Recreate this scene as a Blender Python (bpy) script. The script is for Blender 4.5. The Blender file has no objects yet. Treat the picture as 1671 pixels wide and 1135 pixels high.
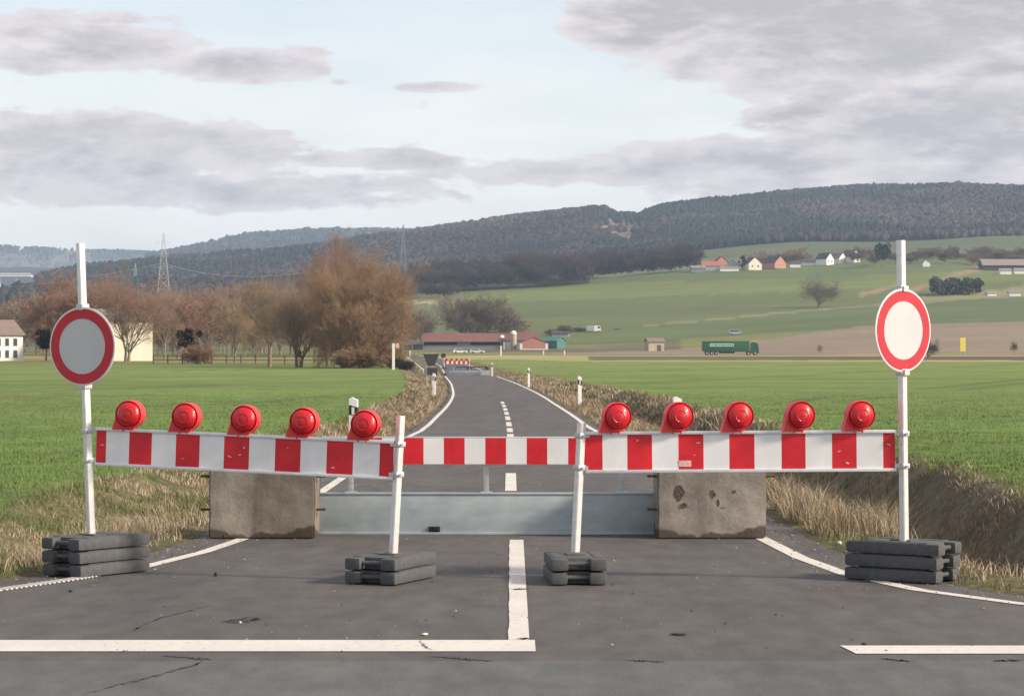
import bpy, bmesh, math, random
import numpy as np
from mathutils import Vector, Matrix
R = math.radians
random.seed(7); rng = np.random.default_rng(7)
SC = bpy.context.scene
COL = SC.collection
# ---------------------------------------------------------------- camera
F = 4000.0; CX = 835.5; CY = 567.5; HC = 1.6       # focal length in photo pixels, camera height
cam = bpy.data.cameras.new('camera'); cam.sensor_width = 36; cam.lens = 36*F/1671
cam.clip_start = .1; cam.clip_end = 60000
camo = bpy.data.objects.new('camera', cam); COL.objects.link(camo)
camo.location = (0, 0, HC); camo.rotation_euler = (R(90), 0, 0); SC.camera = camo
# ---------------------------------------------------------------- light
SUN_EL, SUN_AZ = 30.0, 72.0        # azimuth turned from straight behind the camera towards the right
sd = Vector((math.sin(R(SUN_AZ))*math.cos(R(SUN_EL)), -math.cos(R(SUN_AZ))*math.cos(R(SUN_EL)), math.sin(R(SUN_EL))))
sun = bpy.data.lights.new('sun', 'SUN'); sun.energy = 3.2; sun.angle = R(7.0); sun.color = (1, .86, .70)
suno = bpy.data.objects.new('sun', sun); COL.objects.link(suno)
suno.rotation_euler = sd.to_track_quat('Z', 'Y').to_euler()
SC.view_settings.view_transform = 'Standard'; SC.view_settings.look = 'None'
SC.view_settings.exposure = 0.95; SC.view_settings.gamma = 1
SC.view_settings.use_curve_mapping = False
SC.render.engine = 'CYCLES'
# ---------------------------------------------------------------- sky
def build_world():
    w = bpy.data.worlds.new('World'); SC.world = w; w.use_nodes = True
    nt = w.node_tree; nt.nodes.clear(); N = nt.nodes; L = nt.links
    def math_(op, a, b=None, c=None, clamp=False):
        n = N.new('ShaderNodeMath'); n.operation = op; n.use_clamp = clamp
        for i, v in enumerate((a, b, c)):
            if v is None: continue
            if isinstance(v, (int, float)): n.inputs[i].default_value = v
            else: L.new(v, n.inputs[i])
        return n.outputs[0]
    sky = N.new('ShaderNodeTexSky'); sky.sky_type = 'NISHITA'; sky.sun_disc = False
    sky.sun_elevation = R(SUN_EL); sky.sun_rotation = math.atan2(sd.x, sd.y)
    sky.air_density = 1.0; sky.dust_density = 1.6; sky.ozone_density = 1.2
    tc = N.new('ShaderNodeTexCoord'); sep = N.new('ShaderNodeSeparateXYZ'); L.new(tc.outputs['Generated'], sep.inputs[0])
    x, y, z = sep.outputs
    az = math_('ARCTAN2', x, y); el = math_('ARCSINE', z)
    def noise(kx, ky, detail, ox, rough=.55, dist=0.0):
        cb = N.new('ShaderNodeCombineXYZ'); L.new(math_('MULTIPLY_ADD', az, kx, ox), cb.inputs[0])
        L.new(math_('MULTIPLY', el, ky), cb.inputs[1]); cb.inputs[2].default_value = ox*.37
        n = N.new('ShaderNodeTexNoise'); n.inputs['Scale'].default_value = 1
        n.inputs['Detail'].default_value = detail; n.inputs['Roughness'].default_value = rough
        n.inputs['Distortion'].default_value = dist
        L.new(cb.outputs[0], n.inputs['Vector']); return n.outputs['Fac']
    n1 = noise(42, 105, 8, 3.1, .62, .25); n2 = noise(120, 300, 5, 9.0, .6); n3 = noise(14, 60, 3, 5.0)
    nn = math_('ADD', math_('MULTIPLY', math_('SUBTRACT', n1, .5), 1.5), math_('MULTIPLY', math_('SUBTRACT', n2, .5), .55))
    def ell(px, py, rx, ry, amp=1.0):
        a = math_('DIVIDE', math_('SUBTRACT', az, (px-CX)/F), rx/F)
        e = math_('DIVIDE', math_('SUBTRACT', el, (CY-py)/F), ry/F)
        s = math_('ADD', math_('MULTIPLY', a, a), math_('MULTIPLY', e, e))
        return math_('MULTIPLY', math_('SUBTRACT', 1.0, s, clamp=True), amp)
    fld = None
    for e in [(1500, 40, 600, 150, 1.7), (1280, -40, 460, 165, 1.7), (1060, 45, 165, 62, 1.8), (1640, 200, 470, 95, 1.5), (1430, 110, 260, 75, 1.0),
              (120, 85, 270, 52, 1.25), (400, 112, 170, 34, 1.25), (1240, 120, 90, 60, 1.1), (1300, 190, 110, 22, 1.2), (120, 45, 240, 22, .7), (495, 90, 60, 18, .6),
              (715, 144, 95, 12, .85), (420, 220, 95, 11, .7), (150, 250, 430, 75, 1.05), (630, 262, 200, 22, .95), (980, 282, 400, 30, .85),
              (1250, 262, 350, 45, 1.2), (330, 310, 560, 45, .8), (1500, 300, 600, 50, .9), (560, 137, 30, 8, .5), (30, 200, 120, 14, .7)]:
        v = ell(*e); fld = v if fld is None else math_('MAXIMUM', fld, v)
    # general cover elsewhere in the sky
    other = math_('MULTIPLY', math_('SUBTRACT', el, .16, clamp=True), 1.2)
    fld = math_('ADD', fld, other)
    raw = math_('ADD', fld, nn)
    cov = math_('SMOOTH_MIN', math_('MULTIPLY', math_('SUBTRACT', raw, .24, clamp=True), 4.6), 1.0, .25)
    cov = math_('MULTIPLY', cov, math_('GREATER_THAN', z, -.02), clamp=True)
    # veil whitening toward the horizon
    veil = math_('MULTIPLY', math_('SUBTRACT', 1.0, math_('DIVIDE', el, .19), clamp=True), 1.0)
    veil = math_('ADD', math_('MULTIPLY', veil, math_('ADD', n3, .40)), .24, clamp=True)
    thick = math_('MULTIPLY', math_('SUBTRACT', math_('ADD', math_('MINIMUM', raw, 1.35), math_('MULTIPLY', math_('SUBTRACT', noise(30, 95, 7, 33.0, .65), .36), 3.0)), .88, clamp=True), .95, clamp=True)
    cr = N.new('ShaderNodeMixRGB'); L.new(thick, cr.inputs[0])
    cr.inputs[1].default_value = (.74, .69, .70, 1); cr.inputs[2].default_value = (.47, .44, .465, 1)
    patch = N.new('ShaderNodeMixRGB'); patch.inputs[2].default_value = (.96, .86, .83, 1)
    L.new(math_('MULTIPLY', math_('SUBTRACT', noise(26, 80, 4, 21.0), .56, clamp=True), 3.2, clamp=True), patch.inputs[0]); L.new(cr.outputs[0], patch.inputs[1])
    bgs = N.new('ShaderNodeBackground'); bgs.inputs[1].default_value = .095; L.new(sky.outputs[0], bgs.inputs[0])
    bgv = N.new('ShaderNodeBackground'); bgv.inputs[0].default_value = (.82, .81, .79, 1); bgv.inputs[1].default_value = .72
    bgc = N.new('ShaderNodeBackground'); bgc.inputs[1].default_value = .60; L.new(patch.outputs[0], bgc.inputs[0])
    m1 = N.new('ShaderNodeMixShader'); L.new(veil, m1.inputs[0]); L.new(bgs.outputs[0], m1.inputs[1]); L.new(bgv.outputs[0], m1.inputs[2])
    m2 = N.new('ShaderNodeMixShader'); L.new(cov, m2.inputs[0]); L.new(m1.outputs[0], m2.inputs[1]); L.new(bgc.outputs[0], m2.inputs[2])
    out = N.new('ShaderNodeOutputWorld'); L.new(m2.outputs[0], out.inputs[0])
build_world()
# ---------------------------------------------------------------- materials
def newmat(name):
    m = bpy.data.materials.new(name); m.use_nodes = True
    nt = m.node_tree; b = nt.nodes['Principled BSDF']
    return m, nt, b
def mat(name, c, rough=.7, var=.12, scale=8.0, metal=0.0, bump=0.0, spec=.5, stretch=(1, 1, 1), c2=None, fac=(.35, .7), coord='pos'):
    m, nt, b = newmat(name); N = nt.nodes; L = nt.links
    src = N.new('ShaderNodeNewGeometry').outputs['Position'] if coord == 'pos' else N.new('ShaderNodeTexCoord').outputs['Object']
    mp = N.new('ShaderNodeMapping'); mp.inputs['Scale'].default_value = stretch; L.new(src, mp.inputs[0])
    n = N.new('ShaderNodeTexNoise'); n.inputs['Scale'].default_value = scale; n.inputs['Detail'].default_value = 6; n.inputs['Roughness'].default_value = .6
    L.new(mp.outputs[0], n.inputs['Vector'])
    cr = N.new('ShaderNodeValToRGB'); L.new(n.outputs['Fac'], cr.inputs[0])
    cr.color_ramp.elements[0].position = fac[0]; cr.color_ramp.elements[1].position = fac[1]
    a = c2 if c2 else tuple(v*(1-var) for v in c)
    bb = c if c2 else tuple(min(1, v*(1+var)) for v in c)
    cr.color_ramp.elements[0].color = (*a, 1); cr.color_ramp.elements[1].color = (*bb, 1)
    L.new(cr.outputs[0], b.inputs['Base Color'])
    b.inputs['Roughness'].default_value = rough; b.inputs['Metallic'].default_value = metal
    b.inputs['Specular IOR Level'].default_value = spec
    if bump:
        bp = N.new('ShaderNodeBump'); bp.inputs['Strength'].default_value = bump; bp.inputs['Distance'].default_value = .02
        L.new(n.outputs['Fac'], bp.inputs['Height']); L.new(bp.outputs[0], b.inputs['Normal'])
    return m
def attrmat(name, rough=.95, scale=1.0, var=.35, stretch=(1, 1, 1), bump=0.0, scale2=None, spec=.2, trans=0.0, far=False):
    m, nt, b = newmat(name); N = nt.nodes; L = nt.links
    at = N.new('ShaderNodeAttribute'); at.attribute_name = 'col'
    g = N.new('ShaderNodeNewGeometry')
    mp = N.new('ShaderNodeMapping'); mp.inputs['Scale'].default_value = stretch; L.new(g.outputs['Position'], mp.inputs[0])
    def nz(s, d):
        n = N.new('ShaderNodeTexNoise'); n.inputs['Scale'].default_value = s; n.inputs['Detail'].default_value = d; n.inputs['Roughness'].default_value = .65
        L.new(mp.outputs[0], n.inputs['Vector']); return n.outputs['Fac']
    n1 = nz(scale, 8); n2 = nz(scale2 or scale*.12, 5)
    def mr(n, lo, hi):
        q = N.new('ShaderNodeMapRange'); q.inputs[1].default_value = .3; q.inputs[2].default_value = .7
        q.inputs[3].default_value = lo; q.inputs[4].default_value = hi; L.new(n, q.inputs[0]); return q.outputs[0]
    mu = N.new('ShaderNodeMath'); mu.operation = 'MULTIPLY'; L.new(mr(n1, 1-var, 1+var), mu.inputs[0]); L.new(mr(n2, 1-var*.7, 1+var*.7), mu.inputs[1])
    vm = N.new('ShaderNodeVectorMath'); vm.operation = 'SCALE'; L.new(at.outputs['Color'], vm.inputs[0]); L.new(mu.outputs[0], vm.inputs['Scale'])
    L.new(vm.outputs[0], b.inputs['Base Color'])
    b.inputs['Roughness'].default_value = rough; b.inputs['Specular IOR Level'].default_value = spec
    if trans:
        pass
    if bump:
        bp = N.new('ShaderNodeBump'); bp.inputs['Strength'].default_value = bump; bp.inputs['Distance'].default_value = .08
        L.new(n1, bp.inputs['Height']); L.new(bp.outputs[0], b.inputs['Normal'])
    return m
M = {}
# ---------------------------------------------------------------- mesh helpers
class MB:
    def __init__(s): s.v = []; s.f = []; s.c = None
    def add(s, vs, fs):
        o = len(s.v); s.v.extend([tuple(p) for p in vs]); s.f.extend([tuple(i+o for i in f) for f in fs]); return s
    def box(s, c, d, rz=0.0, rot=None, bev=0.0):
        hx, hy, hz = d[0]/2, d[1]/2, d[2]/2
        if bev:
            bm = bmesh.new(); bmesh.ops.create_cube(bm, size=1)
            for v in bm.verts: v.co = Vector((v.co.x*d[0], v.co.y*d[1], v.co.z*d[2]))
            bmesh.ops.bevel(bm, geom=bm.edges[:], offset=bev, segments=2, profile=.6, affect='EDGES')
            bm.verts.index_update(); vs = [v.co.copy() for v in bm.verts]; fs = [tuple(v.index for v in f.verts) for f in bm.faces]; bm.free()
        else:
            vs = [Vector((x*hx, y*hy, z*hz)) for x in (-1, 1) for y in (-1, 1) for z in (-1, 1)]
            fs = [(0, 1, 3, 2), (4, 6, 7, 5), (0, 4, 5, 1), (2, 3, 7, 6), (0, 2, 6, 4), (1, 5, 7, 3)]
        m = rot if rot is not None else Matrix.Rotation(rz, 3, 'Z')
        return s.add([m @ v + Vector(c) for v in vs], fs)
    def tube(s, a, b, r0, r1=None, n=8, cap=True):
        a = Vector(a); b = Vector(b); r1 = r0 if r1 is None else r1
        q = (b-a).to_track_quat('Z', 'Y').to_matrix()
        vs = []
        for p, r in ((a, r0), (b, r1)):
            for k in range(n):
                t = 2*math.pi*k/n + math.pi/n; vs.append(p + q @ Vector((r*math.cos(t), r*math.sin(t), 0)))
        fs = [(k, (k+1) % n, n+(k+1) % n, n+k) for k in range(n)]
        if cap: fs += [tuple(range(n))[::-1], tuple(range(n, 2*n))]
        return s.add(vs, fs)
    def lathe(s, prof, c=(0, 0, 0), n=24, rot=None):   # prof: (radius, height) list, axis z
        rot = rot or Matrix.Identity(3); vs = []; fs = []
        for r, h in prof:
            for k in range(n):
                t = 2*math.pi*k/n; vs.append(rot @ Vector((r*math.cos(t), r*math.sin(t), h)) + Vector(c))
        for i in range(len(prof)-1):
            for k in range(n):
                fs.append((i*n+k, i*n+(k+1) % n, (i+1)*n+(k+1) % n, (i+1)*n+k))
        fs.append(tuple(range(n))[::-1]); fs.append(tuple(range((len(prof)-1)*n, len(prof)*n)))
        return s.add(vs, fs)
    def prism(s, pts, y0, y1):       # outline in x,z extruded along y
        n = len(pts); vs = [(p[0], y0, p[1]) for p in pts]+[(p[0], y1, p[1]) for p in pts]
        fs = [tuple(range(n)), tuple(range(n, 2*n))[::-1]]+[(k, n+k, n+(k+1) % n, (k+1) % n) for k in range(n)]
        return s.add(vs, fs)
    def build(s, name, m, parent=None, loc=None, rz=None, smooth=False):
        me = bpy.data.meshes.new(name); me.from_pydata(s.v, [], s.f); me.update()
        if smooth:
            me.polygons.foreach_set('use_smooth', [True]*len(me.polygons))
            if smooth != 2: me.set_sharp_from_angle(angle=R(40))
        me.materials.append(m)
        bm = bmesh.new(); bm.from_mesh(me); bmesh.ops.recalc_face_normals(bm, faces=bm.faces); bm.to_mesh(me); bm.free()
        o = bpy.data.objects.new(name, me); COL.objects.link(o)
        if parent: o.parent = parent
        if loc is not None: o.location = loc
        if rz is not None: o.rotation_euler.z = rz
        return o
def npmesh(name, V, T, m, colr=None, parent=None, smooth=False):
    """V (n,3), T (k,3 or 4) numpy"""
    me = bpy.data.meshes.new(name); n = len(V); k, q = T.shape
    me.vertices.add(n); me.vertices.foreach_set('co', np.ascontiguousarray(V, dtype=np.float32).ravel())
    me.loops.add(k*q); me.loops.foreach_set('vertex_index', np.ascontiguousarray(T, dtype=np.int32).ravel())
    me.polygons.add(k); me.polygons.foreach_set('loop_start', np.arange(k, dtype=np.int32)*q)
    me.update(calc_edges=True)
    if smooth: me.polygons.foreach_set('use_smooth', np.ones(k, dtype=bool))
    if colr is not None:
        a = me.color_attributes.new('col', 'FLOAT_COLOR', 'POINT')
        a.data.foreach_set('color', np.concatenate([colr, np.ones((n, 1))], 1).astype(np.float32).ravel())
    me.materials.append(m)
    o = bpy.data.objects.new(name, me); COL.objects.link(o)
    if parent: o.parent = parent
    return o
def tag(o, label=None, cat=None, group=None, kind=None):
    if label: o['label'] = label
    if cat: o['category'] = cat
    if group: o['group'] = group
    if kind: o['kind'] = kind
    return o
def thing(name, loc, rz, label, cat, group=None):
    o = bpy.data.objects.new(name, None); COL.objects.link(o); o.empty_display_size = .2
    o.location = loc; o.rotation_euler = (0, 0, rz)
    return tag(o, label, cat, group)
KIDS = {}
def kids(o): return [c for c in bpy.data.objects if c.parent == o]
def copy_tree(o, label=None, parent=None, _k=None):
    c = o.copy(); COL.objects.link(c)
    if parent is not None: c.parent = parent
    if label: c['label'] = label
    key = o.name
    if key not in KIDS: KIDS[key] = kids(o)
    for ch in KIDS[key]: copy_tree(ch, None, c)
    return c
# ---------------------------------------------------------------- terrain
YZ = np.array([[-40, 0], [33, 0], [47, -.1], [53, -.19], [59, -.25], [65, -.27], [71, -.30], [77, -.34], [83, -.37], [89, -.40], [105, -.43], [185, -.47], [700, -.45]])
UC = np.array([-2500, -600, 0, 130, 280, 400, 520, 600, 700, 800, 900, 985, 1005, 1040, 1080, 1200, 1400, 1550, 1671, 2200, 4200.])
FARY = {   # depth: picture row of the ground seen at each column in UC
 820:  [575]*8+[574.5]*4+[574]*3+[569, 565, 563, 562, 560, 555],
 920:  [572]*8+[570]*4+[569]*3+[562, 548, 542, 538, 532, 525],
 1010: [568]*8+[566, 563, 560, 558, 557, 556, 554, 546, 533, 528, 525, 520, 515],
 1300: [545]*8+[520, 510, 503, 499, 498, 497, 496, 494, 490, 488, 487, 480, 470],
 1600: [510]*6+[490, 480, 474, 466, 462, 459, 458, 454, 450, 440, 432, 432, 436, 436, 430],
 2300: [482]*3+[474, 472, 470, 462, 455, 448, 440, 430, 424, 421, 415, 412, 402, 395, 390, 386, 380, 370],
 3300: [484, 480, 474, 445, 432, 424, 410, 400, 386, 372, 360, 351, 361, 361, 345, 336, 320, 315, 318, 328, 345],
 4300: [478, 474, 468, 455, 445, 440, 430, 425, 420, 415, 410, 400, 400, 400, 400, 400, 390, 390, 390, 400, 420],
 6200: [452, 446, 440, 440, 420, 392, 386, 384, 386, 395, 410, 420, 420, 420, 420, 420, 420, 420, 420, 430, 440],
 8000: [465, 460, 450, 445, 440, 435]+[430]*15,
 11500: [428, 418, 408, 414, 418, 424, 430]+[430]*14,
 13000: [450]*21}
FK = sorted(FARY)
SMO = lambda t: t*t*(3-2*t)
def vnoise(x, y, s, seed=0):
    x = x/s; y = y/s; xi = np.floor(x).astype(np.int64); yi = np.floor(y).astype(np.int64); fx = SMO(x-xi); fy = SMO(y-yi)
    def h(a, b):
        q = (a*374761393 + b*668265263 + seed*974634777) & 0xffffffff
        q = ((q ^ (q >> 13))*1274126177) & 0xffffffff
        return ((q ^ (q >> 16)) & 0xffff)/65535.0
    return (h(xi, yi)*(1-fx)+h(xi+1, yi)*fx)*(1-fy)+(h(xi, yi+1)*(1-fx)+h(xi+1, yi+1)*fx)*fy
CL = np.array([[-40, 0], [54, -.06], [80, -.25], [105, -.58], [140, -1.55], [185, -3.2], [278, -6.3], [364, -10], [470, -15.5], [700, -30]])
_cy = np.arange(-60, 760, 2.); _k = np.exp(-np.linspace(-2.2, 2.2, 23)**2); _k /= _k.sum()
_cs = np.convolve(np.pad(np.interp(_cy, CL[:, 0], CL[:, 1]), 11, mode='edge'), _k, 'valid')
def center(Y): return np.interp(Y, _cy, _cs)
EL = np.array([[12.6, -9.5], [14, -6.0], [15, -4.2], [16.2, -3.39], [16.95, -3.03], [17.9, -2.69], [19.2, -2.42], [20.5, -2.26], [27, -2.12], [40, -2.0], [54, -1.96]])
ER = np.array([[12.6, 9.5], [14, 5.2], [14.7, 3.9], [15.3, 3.2], [16.2, 2.69], [17.3, 2.37], [18.7, 2.2], [20.6, 2.1], [27, 1.98], [40, 1.86], [54, 1.80]])
def edgeL(Y): return np.where(Y < 54, np.interp(Y, EL[:, 0], EL[:, 1]), center(Y)-1.9)
def edgeR(Y): return np.where(Y < 54, np.interp(Y, ER[:, 0], ER[:, 1]), center(Y)+1.86)
def fieldL(Y): return center(Y) - np.interp(Y, [12, 24, 60, 110, 160, 235], [5.6, 4.9, 4.0, 4.0, 4.4, 5.6]) + .25*(vnoise(Y, Y*0, 1.3, 3)-.5)
def fieldR(Y): return center(Y) + np.interp(Y, [12, 28, 60, 100, 130, 200, 300], [6.1, 5.85, 6.1, 6.4, 5.6, 4.0, 4.0]) + .35*(vnoise(Y, Y*0, 1.1, 5)-.5)
def H(X, Y, detail=True):
    X = np.asarray(X, float); Y = np.asarray(Y, float)
    u = X/np.maximum(Y, 1)*F+CX
    z = np.interp(Y, YZ[:, 0], YZ[:, 1])
    far = Y > 700
    if np.any(far):
        rows = [np.full_like(u, -.45)]; ys = [700]
        for k in FK:
            py = np.interp(u, UC, np.array(FARY[k], float)); rows.append(HC-(py-CY)*k/F); ys.append(k)
        ys = np.array(ys, float); rows = np.stack(rows)
        i = np.clip(np.searchsorted(ys, Y, side='right')-1, 0, len(ys)-2)
        t = np.clip((Y-ys[i])/(ys[i+1]-ys[i]), 0, 1)
        # soften the creases at ridges
        a = np.take_along_axis(rows, i[None], 0)[0]; b = np.take_along_axis(rows, (i+1)[None], 0)[0]
        t2 = np.where(Y > 2300, SMO(t), t)
        zf = a*(1-t2)+b*t2
        z = np.where(far, zf, z)
    if detail:
        near = (Y > 15) & (Y < 260)
        c0 = edgeR(Y)+.9; c1 = fieldR(Y)
        t = np.clip((X-c0)/(c1-c0), 0, 1)
        dep = np.interp(Y, [15, 17, 22, 90, 125, 150], [.75, .95, 1.0, .8, .3, 0])
        d = np.clip(np.minimum(t/.5, (1-t)/.42), 0, 1)
        z = z - np.where(near & (X > c0) & (X < c1), SMO(d)*dep, 0)
        c0 = edgeL(Y)-.7; c1 = fieldL(Y)
        t = np.clip((c0-X)/(c0-c1), 0, 1)
        d = np.sin(t*math.pi)
        z = z - np.where(near & (X < c0) & (X > c1), d*.28, 0)
        dd = np.maximum(edgeL(Y)-X, X-edgeR(Y)); ramp = SMO(np.clip((dd-.3)/.9, 0, 1))
        z = z + np.where((Y > 14) & (Y < 120), ramp*((vnoise(X, Y, .55, 11)-.45)*.09+(vnoise(X, Y, 2.2, 12)-.4)*.10), 0)
        z = z + np.where(Y > 1000, (vnoise(X, Y, 90, 14)-.5)*np.clip((Y-1000)/1500, 0, 1)*9, 0)
    return z
def h1(x, y, d=True): return float(H(np.array([x]), np.array([y]), d)[0])
def XU(px, D): return (px-CX)/F*D
def ZP(py, D): return HC-(py-CY)/F*D
def ground(px, D): x = XU(px, D); return (x, D, h1(x, D))

ts = np.linspace(-1, 1, 461); S = np.sign(ts)*(.16*np.abs(ts)+.84*np.abs(ts)**3)
rowsY = np.concatenate([np.arange(-40, 14, 3.), np.arange(14, 34, .2), np.arange(34, 60, .4), np.arange(60, 200, 1.2), np.arange(200, 700, 6), np.geomspace(700, 13000, 210)])
Wd = 34+.62*np.maximum(rowsY, 0)
GX = S[None, :]*Wd[:, None]; GY = np.repeat(rowsY[:, None], len(S), 1)
GZ = H(GX, GY)
# keep the ground sheet just under the asphalt
inroad = ((GX > edgeL(GY)-.3) & (GX < edgeR(GY)+.3) & (GY > 12) & (GY < 700)) | (GY <= 13)
dd = np.maximum(edgeL(GY)-GX, GX-edgeR(GY)); GZ = GZ - np.where((GY > 13) & (GY < 700), .05*(1-SMO(np.clip((dd-.05)/.5, 0, 1))), 0) - np.where(GY <= 13, .05, 0)
U = GX/np.maximum(GY, 1)*F+CX
def mix(a, b, t): return a*(1-t[..., None])+b*t[..., None]
def region(X, Y, U):
    """region id and colour"""
    n = vnoise(X, Y, .8, 21); n2 = vnoise(X, Y, 4., 22); nb = vnoise(X, Y, .25, 23)
    C = np.zeros(X.shape+(3,)); reg = np.zeros(X.shape, int)
    dry = np.array([.19, .15, .10]); soil = np.array([.085, .06, .042]); gr = np.array([.095, .105, .036]); crop = np.array([.105, .168, .042])
    t = np.clip((vnoise(X, Y, .45, 24)*.6+n2*.6-.35)*2.2, 0, 1)
    C[:] = mix(dry, gr, t*.75); C = C*(1-.5*np.clip((nb-.55)*2.2, 0, 1))[..., None]
    # bare dirt margin against the asphalt
    ed = np.minimum(np.abs(X-edgeL(Y)), np.abs(X-edgeR(Y)))
    dm = np.clip(1.3-ed/.55-.6*(n-.5), 0, 1)*(Y < 60)*(Y > 12)
    C = mix(C, np.array([.075, .066, .055]), dm*.85)
    t = np.clip((X-edgeR(Y)-1.3)/.8, 0, 1)*(X < fieldR(Y))*(Y < 140)     # ditch bank soil, darkened in colour for its side away from the sun
    C = mix(C, mix(np.array([.17, .14, .10]), np.array([.09, .072, .05]), n), t*.85)
    fr = (X > fieldR(Y)) & (Y < np.interp(U, [850, 960], [430, 370])); flm = (X < fieldL(Y)) & (Y < 300)
    cr = mix(crop, np.array([.17, .215, .062]), np.clip((Y-25)/330, 0, 1)*.95)
    cr = cr*(.86+.28*vnoise(X*.35, Y, 9, 25))[..., None]
    ph = np.mod(X*.9-Y*.30+40, 19.); tl = np.minimum(np.abs(ph-3), np.abs(ph-4.9)) < np.clip(Y/220, .28, .6)
    cr = np.where((tl & (Y > 26) & (vnoise(X, Y, 12, 35) > .3))[..., None], cr*.74+.02*soil, cr)
    bare = np.clip((vnoise(X, Y, 7, 36)*.6+vnoise(X, Y, 1.8, 37)*.4-.66)*5, 0, .45); cr = mix(cr, np.array([.13, .13, .055]), bare)
    # worn edge of the crop
    e2 = np.minimum(np.abs(X-fieldR(Y)), np.abs(X-fieldL(Y)))
    cr = mix(cr, soil*1.3, np.clip(.9-e2/.35-.8*(n-.5), 0, 1)*.8)
    reg = np.where(fr | flm, 1, reg); C = np.where((reg == 1)[..., None], cr, C)
    # meadow left behind the field, pale strip right before the main road
    m = (Y >= 300) & (Y < 700) & (U < 650) & (reg == 0); reg = np.where(m, 2, reg)
    C = np.where(m[..., None], mix(np.array([.13, .15, .04]), np.array([.33, .25, .13]), np.clip((vnoise(X, Y, 40, 26)-.3)*1.8, 0, 1)), C)
    m = (Y >= 370) & (Y < 700) & (X > edgeR(Y)+.3) & (reg != 1); reg = np.where(m, 2, reg)
    pale = mix(np.array([.25, .26, .085]), np.array([.34, .27, .15]), np.clip((vnoise(X, Y, 30, 27)-.35)*2, 0, 1))
    C = np.where(m[..., None], pale, C)
    dkm = m & (U > 960) & (Y > 400+30*n2) & (Y < 600)
    C = np.where(dkm[..., None], mix(np.array([.11, .10, .04]), np.array([.10, .072, .045]), np.clip((U-1100)/300, 0, 1)), C)
    # behind the main road
    m = (Y >= 700) & (Y < 1015); reg = np.where(m, 2, reg)
    dk = np.array([.10, .085, .055])
    C = np.where(m[..., None], mix(np.array([.16, .17, .05]), dk, np.clip((vnoise(X, Y, 60, 28)-.3)*2, 0, 1)*(U < 1110)*(Y > 800+40*n2)), C)
    ply = np.interp(U, [850, 1100, 1400, 1700], [760, 880, 1010, 1010])
    m = (Y >= 716+6*n2) & (Y < ply) & (U > 900); reg = np.where(m, 3, reg)
    C = np.where(m[..., None], mix(np.array([.235, .185, .13]), np.array([.19, .15, .105]), vnoise(X*.3, Y, 14, 29)), C)
    m = (Y >= 700) & (Y < 716) & (U > 1100); reg = np.where(m, 2, reg)
    C = np.where(m[..., None], mix(np.array([.34, .25, .15]), np.array([.15, .14, .06]), np.clip((vnoise(X, Y, 25, 30)-.3)*2, 0, 1)), C)
    # slopes
    m = (Y >= 1000) & (reg != 3); reg = np.where(m, 4, reg)
    py = CY-(H(X, Y, False)-HC)/np.maximum(Y, 1)*F
    def band(cond, col, mask): return np.where((cond & mask)[..., None], np.array(col)*(.9+.2*vnoise(X*.25, Y, 40, 31))[..., None], C)
    C = band(Y >= 1000, [.095, .125, .042], m)
    l1 = 527-(U-1100)*.092; l2 = 490-(U-900)*.035
    C = band((py < l1), [.105, .125, .042], m)
    C = band((py < l2+8*(n2-.5)), [.135, .165, .048], m)
    C = band((py < 466-(U-900)*.03), [.10, .13, .045], m)
    C = band((np.abs(py-l1) < 1.3+.02*np.abs(U-1335)*(U > 1335)) & (U > 1050) & (U < 1700), [.20, .19, .09], m)
    tr = 500-.28*(U-1340)
    C = band((np.abs(py-tr+ (U > 1460)*(-14)) < 3.0) & (U > 1400) & (U < 1650), [.24, .18, .10], m)
    C = band((py > 470) & (py < 505) & (U < 760), [.15, .15, .06], m)
    C = band((py > 491) & (py < 495) & (U < 740), [.36, .28, .16], m)
    C = band(Y > 1620, [.115, .125, .055], m)
    C = band(Y > 1950, [.085, .105, .045], m)
    fo = (Y > 2320) | ((Y > 1570) & (U < 960)); reg = np.where(fo, 5, reg)
    C = band(fo, [.035, .033, .03], m)
    clr = (((U-1012)/34)**2+((py-378)/22)**2) < 1+.9*(n2-.5)+.9*(n-.5)
    C = band(clr & (Y > 2400) & (Y < 3350), [.20, .14, .115], m)
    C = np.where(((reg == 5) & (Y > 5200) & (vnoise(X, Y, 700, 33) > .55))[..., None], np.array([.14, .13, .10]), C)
    return reg, C
reg, GC = region(GX, GY, U)
nr, nc = GX.shape
idx = np.arange(nr*nc).reshape(nr, nc)
quads = np.stack([idx[:-1, :-1], idx[:-1, 1:], idx[1:, 1:], idx[1:, :-1]], -1).reshape(-1, 4)
freg = reg[:-1, :-1].reshape(-1)
V = np.stack([GX, GY, GZ], -1).reshape(-1, 3); CC = GC.reshape(-1, 3)
M['verge'] = attrmat('verge', scale=9, var=.42, bump=.9, scale2=1.1)
M['crop'] = attrmat('crop', scale=6, var=.26, bump=.8, scale2=.35, stretch=(.6, 1, 1))
M['meadow'] = attrmat('meadow', scale=.25, var=.22, scale2=.05, stretch=(.5, 1, 1))
M['plough'] = attrmat('plough', scale=.15, var=.12, scale2=.02)
M['slope'] = attrmat('slope', scale=.06, var=.14, scale2=.012, stretch=(.4, 1, 1))
M['hill'] = attrmat('hill', scale=.03, var=.3, scale2=.004)
for rid, nm, mm in ((0, 'grass_verge', 'verge'), (1, 'green_field', 'crop'), (2, 'meadow', 'meadow'), (3, 'ploughed_field', 'plough'), (4, 'sloping_fields', 'slope'), (5, 'wooded_hills', 'hill')):
    q = quads[freg == rid]; used, inv = np.unique(q, return_inverse=True)
    o = npmesh(nm, V[used], inv.reshape(-1, 4), M[mm], CC[used], smooth=True); tag(o, kind='structure')
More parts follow.
